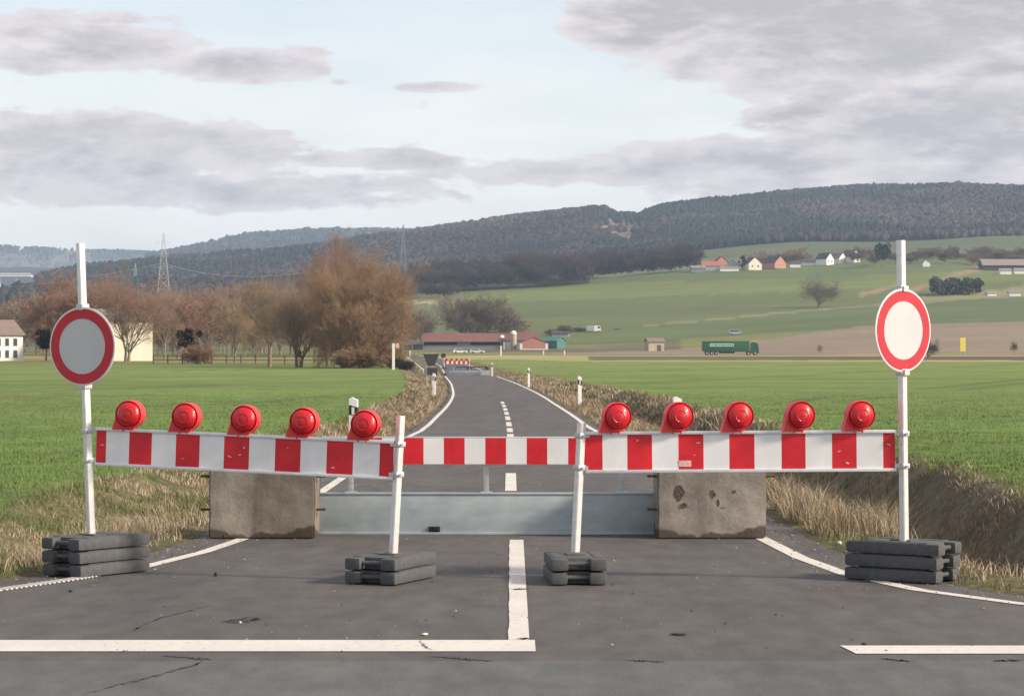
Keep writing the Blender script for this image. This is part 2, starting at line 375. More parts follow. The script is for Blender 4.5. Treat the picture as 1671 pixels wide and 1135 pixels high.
# ---------------------------------------------------------------- asphalt
def asphalt(name, c, c2, cracks=True):
    m, nt, b = newmat(name); N = nt.nodes; L = nt.links
    g = N.new('ShaderNodeNewGeometry')
    def nz(s, d, st=(1, 1, 1), rough=.6):
        mp = N.new('ShaderNodeMapping'); mp.inputs['Scale'].default_value = st; L.new(g.outputs['Position'], mp.inputs[0])
        n = N.new('ShaderNodeTexNoise'); n.inputs['Scale'].default_value = s; n.inputs['Detail'].default_value = d; n.inputs['Roughness'].default_value = rough
        L.new(mp.outputs[0], n.inputs['Vector']); return n.outputs['Fac']
    big = nz(.7, 9, (1, .45, 1), .7); mid = nz(5, 6, (1, .4, 1)); fine = nz(120, 3); lane = nz(1.1, 4, (1, .06, 1))
    r = N.new('ShaderNodeValToRGB'); L.new(big, r.inputs[0]); r.color_ramp.elements[0].position = .3; r.color_ramp.elements[1].position = .72
    r.color_ramp.elements[0].color = (*c, 1); r.color_ramp.elements[1].color = (*c2, 1)
    def mr(n, a, bq, lo=.3, hi=.7):
        q = N.new('ShaderNodeMapRange'); q.inputs[1].default_value = lo; q.inputs[2].default_value = hi; q.inputs[3].default_value = a; q.inputs[4].default_value = bq
        L.new(n, q.inputs[0]); return q.outputs[0]
    def mul(a, bq):
        k = N.new('ShaderNodeMath'); k.operation = 'MULTIPLY'; L.new(a, k.inputs[0]); L.new(bq, k.inputs[1]); return k.outputs[0]
    v = mul(mul(mr(mid, .78, 1.2), mr(fine, .55, 1.5)), mr(lane, .86, 1.12))
    vm = N.new('ShaderNodeVectorMath'); vm.operation = 'SCALE'; L.new(r.outputs[0], vm.inputs[0]); L.new(v, vm.inputs['Scale'])
    L.new(vm.outputs[0], b.inputs['Base Color']); b.inputs['Roughness'].default_value = .82; b.inputs['Specular IOR Level'].default_value = .35
    bp = N.new('ShaderNodeBump'); bp.inputs['Strength'].default_value = .5; bp.inputs['Distance'].default_value = .006
    L.new(fine, bp.inputs['Height']); L.new(bp.outputs[0], b.inputs['Normal'])
    return m
M['asphalt'] = asphalt('asphalt', (.068, .065, .065), (.098, .092, .089))
M['asphalt2'] = asphalt('worn asphalt', (.083, .088, .086), (.105, .110, .107))
M['tar'] = mat('tar stain', (.050, .047, .047), .8, .25, 30)
def paint(name, col=(.72, .69, .64), wear=.42):
    m, nt, b = newmat(name); N = nt.nodes; L = nt.links
    g = N.new('ShaderNodeNewGeometry')
    n = N.new('ShaderNodeTexNoise'); n.inputs['Scale'].default_value = 22; n.inputs['Detail'].default_value = 9; n.inputs['Roughness'].default_value = .75; L.new(g.outputs['Position'], n.inputs['Vector'])
    n2 = N.new('ShaderNodeTexNoise'); n2.inputs['Scale'].default_value = 1.6; n2.inputs['Detail'].default_value = 5; L.new(g.outputs['Position'], n2.inputs['Vector'])
    r = N.new('ShaderNodeValToRGB'); L.new(n.outputs['Fac'], r.inputs[0])
    e = r.color_ramp.elements; e[0].position = wear-.12; e[0].color = (.28, .26, .24, 1); e[1].position = wear; e[1].color = (*[c*.88 for c in col], 1)
    e2 = e.new(.65); e2.color = (*col, 1)
    mx = N.new('ShaderNodeMixRGB'); mx.blend_type = 'MULTIPLY'; mx.inputs[0].default_value = .3; L.new(r.outputs[0], mx.inputs[1]); L.new(n2.outputs['Fac'], mx.inputs[2])
    L.new(mx.outputs[0], b.inputs['Base Color']); b.inputs['Roughness'].default_value = .7
    return m
M['paint'] = paint('road paint'); M['paint_worn'] = paint('worn road paint', (.62, .59, .56), .5)
def zroad(Y): return np.interp(Y, YZ[:, 0], YZ[:, 1])
def strip(name, Ys, xl, xr, m, lift, nx=2, kind='structure'):
    Ys = np.asarray(Ys, float); xl = np.asarray(xl, float)*np.ones_like(Ys); xr = np.asarray(xr, float)*np.ones_like(Ys)
    t = np.linspace(0, 1, nx); X = xl[:, None]*(1-t)+xr[:, None]*t; Yy = np.repeat(Ys[:, None], nx, 1); Z = zroad(Yy)+lift
    V = np.stack([X, Yy, Z], -1).reshape(-1, 3); i = np.arange(len(Ys)*nx).reshape(-1, nx)
    q = np.stack([i[:-1, :-1], i[:-1, 1:], i[1:, 1:], i[1:, :-1]], -1).reshape(-1, 4)
    o = npmesh(name, V, q, m, smooth=True); tag(o, kind=kind); return o
Yr = np.unique(np.concatenate([np.arange(12.55, 40, .15), np.arange(40, 200, 1.), np.arange(200, 700, 5.)]))
wob = .07*(vnoise(Yr, Yr*0, .35, 41)-.5)+.12*(vnoise(Yr, Yr*0, 1.5, 42)-.5)
mg = np.interp(Yr, [12, 17, 22, 60, 200], [.35, .42, .36, .2, .2])
strip('side_road', Yr, edgeL(Yr)-mg+wob, edgeR(Yr)+mg-wob, M['asphalt'], -.0, 9)
ybnd = 12.55
mb = MB(); mb.add([(-36, -38, 0), (36, -38, 0), (36, ybnd, 0), (-36, ybnd, 0)], [(0, 1, 2, 3)]); tag(mb.build('cross_road', M['asphalt2']), kind='structure')
# wide main road far off, where the lorry drives
strip('main_road', np.linspace(694, 704, 3), -480, 480, M['asphalt'], .05, 30)
# markings
yy = np.arange(16.99, 60, .1); yl = np.concatenate([np.arange(17.3, 60, .12), np.arange(60, 180, 1.)])
strip('edge_line', yl, edgeL(yl)-.055, edgeL(yl)+.055, M['paint'], .004)
yl = np.concatenate([np.arange(13.6, 60, .1), np.arange(60, 180, 1.)])
strip('edge_line', yl, edgeR(yl)-.06, edgeR(yl)+.06, M['paint'], .004)
for s_ in (1, -1):
    yl = np.arange(196, 460, 3.); e = center(yl)+1.8*s_; strip('edge_line', yl, e-.06, e+.06, M['paint'], .01)
mb = MB()
for k in range(64):                                   # row of raised white bars on the left edge line
    Y = 17.2-k*.047; x = float(edgeL(np.array([Y]))[0]); sl_ = (float(edgeL(np.array([Y+.2]))[0])-x)/.2
    mb.box((x, Y, .006), (.115, .024, .009), rz=-math.atan(sl_), bev=.003)
tag(mb.build('studded_edge_line', M['paint'], smooth=True), kind='structure')
yc = np.arange(13.42, 20.42, .1); strip('centre_line', yc, .035-.06+.01*vnoise(yc, yc*0, .3, 5), .035+.06+.002*yc*0, M['paint'], .005)
mb = MB()
mb.add([(-9, 12.92, .004), (.125, 12.92, .004), (.125, 13.42, .004), (-9, 13.42, .004)], [(0, 1, 2, 3)])
tag(mb.build('stop_line', M['paint']), kind='structure')
mb = MB(); mb.add([(1.80, 12.82, .004), (9, 12.82, .004), (9, 13.17, .004), (1.80-.04, 13.17, .004)], [(0, 1, 2, 3)]); tag(mb.build('stop_line', M['paint']), kind='structure')
k = 27.4
for y0 in [27.4+6*i for i in range(11)]:
    y0_ = y0; a = np.linspace(y0_, y0_+(4.0 if y0_ > 28 else 3.9), 5); c = center(a)+.03; strip('centre_dash', a, c-.065, c+.065, M['paint'], .005)
# tar lines, patches and tyre marks: thin irregular flat sheets
def stain(pts, w, name='tar_seam', m='tar', lift=.003):
    pts = [(XU(px, 6400/(py-CY)), 6400/(py-CY)) for px, py in pts]
    P = np.array(pts); n = 40; t = np.linspace(0, len(P)-1, n); x = np.interp(t, range(len(P)), P[:, 0]); y = np.interp(t, range(len(P)), P[:, 1])
    x += .02*(rng.random(n)-.5); y += .05*(rng.random(n)-.5)
    ww = w*1.5*(.25+1.0*rng.random(n))*np.sin(np.linspace(.15, math.pi-.15, n)); vs = []
    for i in range(n): vs += [(x[i], y[i]-ww[i]*2, lift), (x[i]+ww[i]*.3, y[i]+ww[i]*2, lift)]
    mb = MB(); mb.add(vs, [(2*i, 2*i+1, 2*i+3, 2*i+2) for i in range(n-1)]); tag(mb.build(name, M[m]), kind='structure')
stain([(215, 1030), (235, 1018), (270, 1005), (345, 988)], .020)
stain([(140, 1132), (200, 1115), (260, 1100), (320, 1083), (335, 1072)], .018)
stain([(265, 1069), (310, 1073), (345, 1076)], .012)
stain([(700, 1070), (760, 1075), (805, 1078)], .012)
stain([(1020, 1077), (1085, 1079)], .010)
stain([(1435, 1074), (1490, 1079)], .010); stain([(1620, 1078), (1671, 1077)], .010)
stain([(835, 962), (862, 962)], .010, lift=.008); stain([(845, 1043), (864, 1043)], .008, lift=.008); stain([(685, 1046), (692, 1055), (705, 1062)], .004, lift=.008)
stain([(365, 1013), (395, 1011), (425, 1010)], .05)

# ---------------------------------------------------------------- object materials
M['galv'] = mat('galvanised steel', (.52, .53, .54), .42, .18, 14, metal=.55, coord='obj')
M['post'] = mat('aluminium post', (.66, .65, .63), .38, .10, 20, metal=.35, coord='obj')
M['alu'] = mat('aluminium frame', (.66, .67, .68), .4, .08, 20, metal=.4, coord='obj')
M['clamp'] = mat('clamp', (.50, .51, .52), .5, .15, 40, metal=.5)
M['white'] = mat('reflective white', (.74, .735, .73), .45, .09, 3.5, coord='obj', stretch=(1, 1, .5))
M['red'] = mat('reflective red', (.60, .016, .026), .45, .20, 3.5, coord='obj', spec=.4)
M['sface'] = mat('sign face', (.48, .48, .49), .45, .04, 5, coord='obj')
M['sred'] = mat('sign red', (.46, .012, .028), .5, .12, 5, coord='obj')
M['rim'] = mat('sign rim', (.66, .60, .60), .5, .05, 5)
M['scuff'] = mat('scuff', (.75, .45, .42), .7, .3, 60)
M['rubber'] = mat('recycled rubber', (.085, .087, .090), .8, .35, 26, bump=.15, c2=(.058, .060, .063), coord='obj')
def lens_mat():
    m, nt, b = newmat('red lens'); N = nt.nodes; L = nt.links
    b.inputs['Base Color'].default_value = (.50, .008, .016, 1); b.inputs['Roughness'].default_value = .30
    b.inputs['Coat Weight'].default_value = .15
    tc = N.new('ShaderNodeTexCoord'); w = N.new('ShaderNodeTexWave'); w.wave_type = 'RINGS'; w.rings_direction = 'Y'; w.inputs['Scale'].default_value = 32
    L.new(tc.outputs['Object'], w.inputs['Vector']); bp = N.new('ShaderNodeBump'); bp.inputs['Strength'].default_value = .35; bp.inputs['Distance'].default_value = .003
    L.new(w.outputs['Fac'], bp.inputs['Height']); L.new(bp.outputs[0], b.inputs['Normal']); return m
M['lens'] = lens_mat()
M['lamp'] = mat('red lamp plastic', (.66, .035, .042), .5, .10, 9, coord='obj')
def concrete(stain=False):
    m, nt, b = newmat('stained concrete'); N = nt.nodes; L = nt.links
    tc = N.new('ShaderNodeTexCoord')
    def nz(s, st=(1, 1, 1), d=8, loc=(0, 0, 0)):
        mp = N.new('ShaderNodeMapping'); mp.inputs['Scale'].default_value = st; mp.inputs['Location'].default_value = loc; L.new(tc.outputs['Object'], mp.inputs[0])
        n = N.new('ShaderNodeTexNoise'); n.inputs['Scale'].default_value = s; n.inputs['Detail'].default_value = d; n.inputs['Roughness'].default_value = .65; L.new(mp.outputs[0], n.inputs['Vector']); return n.outputs['Fac']
    r = N.new('ShaderNodeValToRGB'); L.new(nz(2.6), r.inputs[0]); e = r.color_ramp.elements
    e[0].position = .34; e[0].color = (.18, .160, .138, 1); e[1].position = .66; e[1].color = (.34, .31, .272, 1)
    r2 = N.new('ShaderNodeValToRGB'); L.new(nz(3.5, (1, 1, .18), 5), r2.inputs[0]); e = r2.color_ramp.elements; e[0].position = .35; e[0].color = (.72, .70, .68, 1); e[1].position = .6; e[1].color = (1.1, 1.08, 1.05, 1)
    mx = N.new('ShaderNodeMixRGB'); mx.blend_type = 'MULTIPLY'; mx.inputs[0].default_value = .8; L.new(r.outputs[0], mx.inputs[1]); L.new(r2.outputs[0], mx.inputs[2])
    r3 = N.new('ShaderNodeValToRGB'); L.new(nz(60, d=3), r3.inputs[0]); e = r3.color_ramp.elements; e[0].position = .3; e[0].color = (.75, .75, .75, 1); e[1].position = .6; e[1].color = (1.05, 1.05, 1.05, 1)
    m2 = N.new('ShaderNodeMixRGB'); m2.blend_type = 'MULTIPLY'; m2.inputs[0].default_value = .7; L.new(mx.outputs[0], m2.inputs[1]); L.new(r3.outputs[0], m2.inputs[2])
    # damp foot: a wavy dark tide line
    sp = N.new('ShaderNodeSeparateXYZ'); L.new(tc.outputs['Object'], sp.inputs[0])
    wv = N.new('ShaderNodeMath'); wv.operation = 'MULTIPLY_ADD'; L.new(nz(2.4, (1, 1, 0), 3, (4, 0, 0)), wv.inputs[0]); wv.inputs[1].default_value = -.34; wv.inputs[2].default_value = .115
    ad = N.new('ShaderNodeMath'); ad.operation = 'ADD'; L.new(sp.outputs[2], ad.inputs[0]); L.new(wv.outputs[0], ad.inputs[1])
    q = N.new('ShaderNodeMapRange'); L.new(ad.outputs[0], q.inputs[0]); q.inputs[1].default_value = 0.0; q.inputs[2].default_value = .022; q.inputs[3].default_value = .9; q.inputs[4].default_value = 0
    m3 = N.new('ShaderNodeMixRGB'); L.new(q.outputs[0], m3.inputs[0]); L.new(m2.outputs[0], m3.inputs[1]); m3.inputs[2].default_value = (.060, .045, .035, 1)
    fin = m3.outputs[0]
    if stain:      # large damp-dark cast on one half of the face
        a1 = N.new('ShaderNodeMath'); a1.operation = 'MULTIPLY_ADD'; L.new(nz(3, (.4, 1, 1), 5, (7, 0, 0)), a1.inputs[0]); a1.inputs[1].default_value = .25; L.new(sp.outputs[0], a1.inputs[2])
        q2 = N.new('ShaderNodeMapRange'); L.new(a1.outputs[0], q2.inputs[0]); q2.inputs[1].default_value = .035; q2.inputs[2].default_value = .075; q2.inputs[3].default_value = 0; q2.inputs[4].default_value = .62
        m4 = N.new('ShaderNodeMixRGB'); m4.blend_type = 'MULTIPLY'; L.new(q2.outputs[0], m4.inputs[0]); L.new(fin, m4.inputs[1]); m4.inputs[2].default_value = (.36, .33, .29, 1); fin = m4.outputs[0]
    L.new(fin, b.inputs['Base Color']); b.inputs['Roughness'].default_value = .93
    bp = N.new('ShaderNodeBump'); bp.inputs['Strength'].default_value = .5; bp.inputs['Distance'].default_value = .012; L.new(nz(18), bp.inputs['Height']); L.new(bp.outputs[0], b.inputs['Normal'])
    return m
M['concrete'] = concrete(); M['concrete_stained'] = concrete(True)
M['spall'] = mat('spalled concrete', (.085, .065, .052), .95, .4, 40, bump=.6)
M['rust'] = mat('rusty iron', (.09, .05, .035), .8, .4, 30)
M['black'] = mat('black', (.012, .012, .012), .8)
M['steelblue'] = mat('weathered galvanised plank', (.39, .43, .44), .6, .18, 3.5, metal=.1, c2=(.28, .33, .35), fac=(.36, .66), stretch=(1, 1, 2.2), coord='obj')
# ---------------------------------------------------------------- foreground: foot plates
def make_plate():
    """rubber foot plate .70 x .38 x .09, long side along y"""
    t = thing('base_plate', (0, 0, 0), 0, '', 'base plate')
    mb = MB(); A, B, h = .38, .70, .088
    mb.box((0, 0, h/2), (A-.012, B-.17, h-.004), bev=.012)
    for sx in (-1, 1):
        mb.box((sx*(A/2-.058), 0, h/2-.001), (.116, B, h-.006), bev=.020)
        mb.box((sx*(A/2-.052), 0, h-.004), (.06, B-.2, .012), bev=.004)
    mb.box((0, 0, h), (.13, .16, .016), bev=.006)
    mb.build('body', M['rubber'], t, smooth=True)
    for sy in (-1, 1):
        mb = MB(); mb.tube((-.075, sy*(B/2-.045), h*.55), (.075, sy*(B/2-.045), h*.55), .016, n=10); mb.build('handle', M['rubber'], t, smooth=True)
    return t
plate0 = make_plate(); pfirst = [True]
def stack(x, y, th, n, where, names):
    for i in range(n):
        o = plate0 if pfirst[0] else copy_tree(plate0); pfirst[0] = False
        o.location = (x+random.uniform(-.008, .008), y+random.uniform(-.008, .008), .004+i*.092); o.rotation_euler.z = th+R(random.uniform(-1.2, 1.2))
        o['label'] = f'{names[i]} dark grey rubber base plate in the stack {where}'; o['group'] = 'rubber base plates under the barrier posts'
three = ['bottom', 'middle', 'top']; two = ['lower', 'upper']
# plate rotation: local y is the long side; long dir (sin a, cos a) -> rz=-a
stack(-2.945, 17.40, -R(35), 3, 'of three under the left sign post', three)
stack(-.83, 16.87, -R(21), 2, 'of two left of the centre line', two)
stack(.432, 16.85, R(2.5), 2, 'of two right of the centre line', two)
stack(2.70, 16.92, R(55), 3, 'of three under the right sign post', three)
# ---------------------------------------------------------------- foreground: barriers with posts, sign and lamps
def striped(parent, w, h, th, edges, first='red', name='striped_board', sm=True):
    """board in local x (0..w), z (0..h), thickness th; edges = stripe borders; one mesh with two face materials"""
    me = bpy.data.meshes.new(name); vs = []; fs = []; mi = []
    for s_, y in ((0, -th/2), (1, th/2)):
        b0 = len(vs)
        for e in edges: vs += [(e, y, 0), (e, y, h)]
        for i in range(len(edges)-1):
            fs.append((b0+2*i, b0+2*i+2, b0+2*i+3, b0+2*i+1) if s_ == 0 else (b0+2*i, b0+2*i+1, b0+2*i+3, b0+2*i+2)); mi.append((i % 2) if first == 'red' else (i+1) % 2)
    n = len(edges)*2
    fs += [(0, 1, n+1, n), (n-2, 2*n-2, 2*n-1, n-1)]; mi += [0, 0]
    me.from_pydata(vs, [], fs); me.materials.append(M['red']); me.materials.append(M['white'])
    me.polygons.foreach_set('material_index', mi); me.update()
    o = bpy.data.objects.new(name, me); COL.objects.link(o); o.parent = parent; return o
def lamp_parts(parent, x, z, yaw, off):
    """red warning lamp standing on a rail; its lens faces -y"""
    o = bpy.data.objects.new('warning_lamp', lampmesh['housing']); COL.objects.link(o); o.parent = parent; o.location = (x, off, z); o.rotation_euler.z = yaw
    l = bpy.data.objects.new('lens', lampmesh['lens']); COL.objects.link(l); l.parent = o
    b = bpy.data.objects.new('bezel', lampmesh['bezel']); COL.objects.link(b); b.parent = o
    return o
def lamp_meshes():
    r = .098; zc = .112; out = []
    for k in range(33):
        a = R(-62+k*(250)/32); out.append((r*math.cos(a), zc+r*math.sin(a)))
    out += [(-.128, 0.0), (.03, 0.0)]
    bm = MB(); bm.prism(out, -.02, .055)
    bm.prism([(p[0]*.86, zc+(p[1]-zc)*.86+(-.0)) if p[1] > .001 else (p[0]*.9, .002) for p in out], .055, .085)
    for dx in (-.045, .012): bm.tube((dx, -.018, -.01), (dx, -.018, .022), .006, n=6)
    o = bm.build('warning_lamp', M['lamp'], smooth=True); d = {'housing': o.data}; bpy.data.objects.remove(o)
    rot = Matrix.Rotation(R(90), 3, 'X')
    bm = MB(); bm.lathe([(.089, .018), (.089, .036), (.082, .053), (.064, .068), (.040, .077), (.036, .074), (.012, .080), (.001, .080)], (0, 0, zc), 32, rot)
    o = bm.build('lens', M['lens'], smooth=True); d['lens'] = o.data; bpy.data.objects.remove(o)
    bm = MB(); bm.lathe([(.099, .010), (.100, .030), (.096, .046), (.092, .042), (.090, .030), (.090, .012)], (0, 0, zc), 36, rot)
    o = bm.build('bezel', M['lamp'], smooth=True); d['bezel'] = o.data; bpy.data.objects.remove(o)
    return d
lampmesh = lamp_meshes()
def inpar(o, parent):       # put a world-space built child under parent (parent at identity rotation)
    o.parent = parent; o.location = -Vector(parent.location); return o
def square_post(parent, b, t, w=.044, turn=R(38), name='post'):
    b = Vector(b); t = Vector(t); d = (t-b).normalized(); vs = []
    for p in (b, t):
        for k in range(4):
            a = turn+math.pi/4+k*math.pi/2; vs.append(p+Vector((math.cos(a)*w*.707, math.sin(a)*w*.707, 0)))
    # small chamfers by 8 sides
    vs = []
    for p in (b, t):
        for k in range(4):
            for dd in (-.13, .13):
                a = turn+math.pi/4+k*math.pi/2+dd; vs.append(p+Vector((math.cos(a)*w*.707, math.sin(a)*w*.707, 0)))
    fs = [(k, (k+1) % 8, 8+(k+1) % 8, 8+k) for k in range(8)]+[tuple(range(8))[::-1], tuple(range(8, 16))]
    mb = MB(); mb.add(vs, fs); return inpar(mb.build(name, M['post']), parent)
def barrier(label, lp, rp, lpt, rpt, x0, x1, zl, zr, hb, stripes, lamps, signside, sg, lampyaw):
    """lp, rp: world foot of the two posts; lpt, rpt: their tops; board from x0 to x1 between them"""
    t = thing('warning_barrier', ((lp[0]+rp[0])/2, (lp[1]+rp[1])/2, 0), 0, label, 'barrier', 'striped barriers with five red lamps')
    for b, tp in ((lp, lpt), (rp, rpt)): square_post(t, b, tp)
    # board frame of reference
    yA = lp[1]; yB = rp[1]; f0 = (x0-lp[0])/(rp[0]-lp[0]); f1 = (x1-lp[0])/(rp[0]-lp[0])
    a = Vector((x0, yA+(yB-yA)*f0, zl)); b = Vector((x1, yA+(yB-yA)*f1, zr))
    d = b-a; Lb = d.length
    xm = d.normalized(); ym = Vector((-d.y, d.x, 0)).normalized(); zm = xm.cross(ym)
    mt = Matrix((xm, ym, zm)).transposed().to_4x4(); mt.translation = a - Vector(t.location)
    edges = [Lb*e for e in stripes]
    bo = striped(t, Lb, hb, .010, edges); bo.matrix_local = mt
    mb = MB()
    for zz in (-.006, hb+.006): mb.box((Lb/2, 0, zz), (Lb+.012, .034, .022), bev=.003)
    fr = mb.build('frame', M['alu'], t, smooth=True); fr.matrix_local = mt
    # worn stickers and scratches on the board face
    for q in range(7):
        e = random.choice([i for i in range(0, len(edges)-1, 2)]); xx = random.uniform(edges[e]+.02, edges[e+1]-.02); zz = random.uniform(.03, hb-.03)
        mb = MB(); mb.box((xx, -.0065, zz), (random.uniform(.008, .03), .0016, random.uniform(.003, .012)), rot=Matrix.Rotation(random.uniform(-.4, .4), 3, 'Y'))
        sc_ = mb.build('scuff_mark', M['scuff'], t); sc_.matrix_local = mt
    if signside == 'R': mb = MB(); mb.box((edges[4]+.045, -.0066, .045), (.085, .0022, .042)); sc_ = mb.build('sticker', M['scuff'], t); sc_.matrix_local = mt
    # clamps on both posts
    for px_, (pb, pt) in ((0, (lp, lpt)), (1, (rp, rpt))):
        for zz in ((zl, zr)[px_]+.02, (zl, zr)[px_]+hb-.01):
            f = (zz-pb[2])/(pt[2]-pb[2]); c = Vector(pb).lerp(Vector(pt), f)
            mb = MB(); mb.box((c.x, c.y, c.z), (.066, .066, .036), rz=R(38), bev=.006)
            mb.box((c.x+(.035 if px_ == 0 else -.035), c.y, c.z), (.05, .026, .026)); mb.tube((c.x+.02, c.y-.05, c.z), (c.x+.02, c.y-.02, c.z), .008, n=6)
            inpar(mb.build('clamp', M['clamp'], smooth=True), t)
    for px_ in lamps:
        # intersect column px with the board line
        u = (px_-CX)/F; s_ = (a.x-u*a.y)/(u*d.y-d.x)
        o = lamp_parts(t, 0, 0, lampyaw, 0); o.matrix_local = mt @ Matrix.Translation((Lb*s_, 0, hb+.008)) @ Matrix.Rotation(lampyaw, 4, 'Z')
    # prohibition disc
    (sx, sy, sz, rad, yaw) = sg
    dirv = Vector((math.sin(yaw), -math.cos(yaw), 0))     # facing direction
    rot = dirv.to_track_quat('Z', 'Y').to_matrix()
    c = Vector((sx, sy, sz))+dirv*.045
    mb = MB(); mb.lathe([(rad, -.004), (rad, .002), (rad*.985, .004), (rad*.955, .004), (rad*.955, .000)], c, 64, rot)
    sgn = inpar(mb.build('sign', M['rim'], smooth=True), t)
    mb = MB(); mb.lathe([(rad*.952, .000), (rad*.952, .0055), (rad*.70, .0055), (rad*.70, .000)], c, 64, rot)
    o = mb.build('red_ring', M['sred']); o.parent = sgn
    mb = MB(); mb.lathe([(rad*.715, -.001), (rad*.715, .0045), (.01, .0045)], c, 64, rot); o = mb.build('white_face', M['sface']); o.parent = sgn
    for dz in (-rad*1.0, rad*1.0):
        mb = MB(); pb, pt = (lp, lpt) if signside == 'L' else (rp, rpt)
        f = (sz+dz-pb[2])/(pt[2]-pb[2]); cc = Vector(pb).lerp(Vector(pt), f)
        mb.box(cc, (.07, .07, .045), rz=R(38), bev=.006); mb.box(cc+dirv*.03, (.05, .03, .04), rz=yaw); inpar(mb.build('clamp', M['clamp'], smooth=True), t)
    return t
def W(px, py, D): return (XU(px, D), D, ZP(py, D))
DL, DM, DN, DR = 17.42, 16.86, 16.95, 16.86
sl = [0]+[(p-158)/(641-158) for p in (174.5, 213, 250.5, 290.5, 329.5, 369.5, 410.5, 452.5, 493.5, 535.5, 577.5, 619.5)]+[1]
sr = [0]+[(p-957)/(1460-957) for p in (983.5, 1024, 1064.5, 1107.5, 1148.5, 1190.5, 1231.5, 1275.5, 1314.5, 1357.5, 1397.5, 1440.5)]+[1]
def foot(px, py, D): return (XU(px, D), D, .12)
barrier('left striped barrier, board sloping down right, shaded round sign on its left post',
        foot(150, 0, DL), foot(641, 0, DM), W(131, 397, DL), W(654, 678, DM), XU(157, DL), XU(641, DM),
        ZP(755, DL), ZP(778.5, DM), .237, sl, [210, 302, 398, 494, 594], 'L', (XU(140.5, DL), DL, ZP(565, DL), .279, -R(25)), R(4))
barrier('right striped barrier, level board, bright sunlit round sign on its right post',
        foot(938, 0, DN), foot(1476, 0, DR), W(949, 690, DN), W(1470, 392, DR), XU(957, DN), XU(1461, DR),
        ZP(767.5, DN), ZP(764.5, DR), .252, sr, [1007, 1108, 1206, 1306, 1404], 'R', (XU(1465.5, DR), DR, ZP(539, DR), .286, R(40)), R(12))
# ---------------------------------------------------------------- gate behind: steel plank, short posts, striped board
def gate(D, x0, x1, label, sc=1.0):
    t = thing('road_gate', ((x0+x1)/2, D, float(zroad(D))), 0, label, 'road gate'); w = x1-x0
    cx = 0
    mb = MB(); mb.box((0, 0, .178), (w, .03, .35), bev=.004); mb.box((0, .02, .352), (w, .09, .012), bev=.002); mb.box((0, -.018, .012), (w, .05, .022), bev=.003)
    mb.build('plank', M['steelblue'], t, smooth=True)
    for px in (572, 793, 1013) if sc == 1 else (600, 793, 990):
        x = (px-792.5)/555*w
        mb = MB(); mb.box((x, .025, .47), (.045, .045, .26), rz=R(0), bev=.004); mb.box((x, .025, .362), (.10, .07, .008)); mb.build('post', M['galv'], t, smooth=True)
    if D < 100:
        e = [525, 556.5, 590, 624, 657.5, 691.5, 724.5, 758.5, 792, 826, 859.5, 893, 927, 961, 994, 1028, 1055]
        bx = XU(525, D)-t.location.x; bw = XU(1055, D)-XU(525, D)
        bo = striped(t, bw, .222, .012, [(q-525)/530*bw for q in e]); bo.location = (bx, -.01, .606); bo.rotation_euler.z = -R(1.5)
        mb = MB()
        for zz in (.600, .834): mb.box((bx+bw/2, -.01, zz), (bw, .026, .012), rz=-R(1.5), bev=.002)
        mb.build('frame', M['alu'], t, smooth=True)
        mb = MB(); mb.box((XU(709, D)-t.location.x, -.026, .045), (.095, .03, .05)); mb.box((XU(712, D)-t.location.x, -.034, .052), (.05, .03, .02), rot=Matrix.Rotation(.3, 3, 'Y')); mb.build('drain_notch', M['black'], t)
    return t
gate(21.05, XU(515, 21.05), XU(1071, 21.05), 'low grey steel gate with striped board standing between the two concrete blocks')
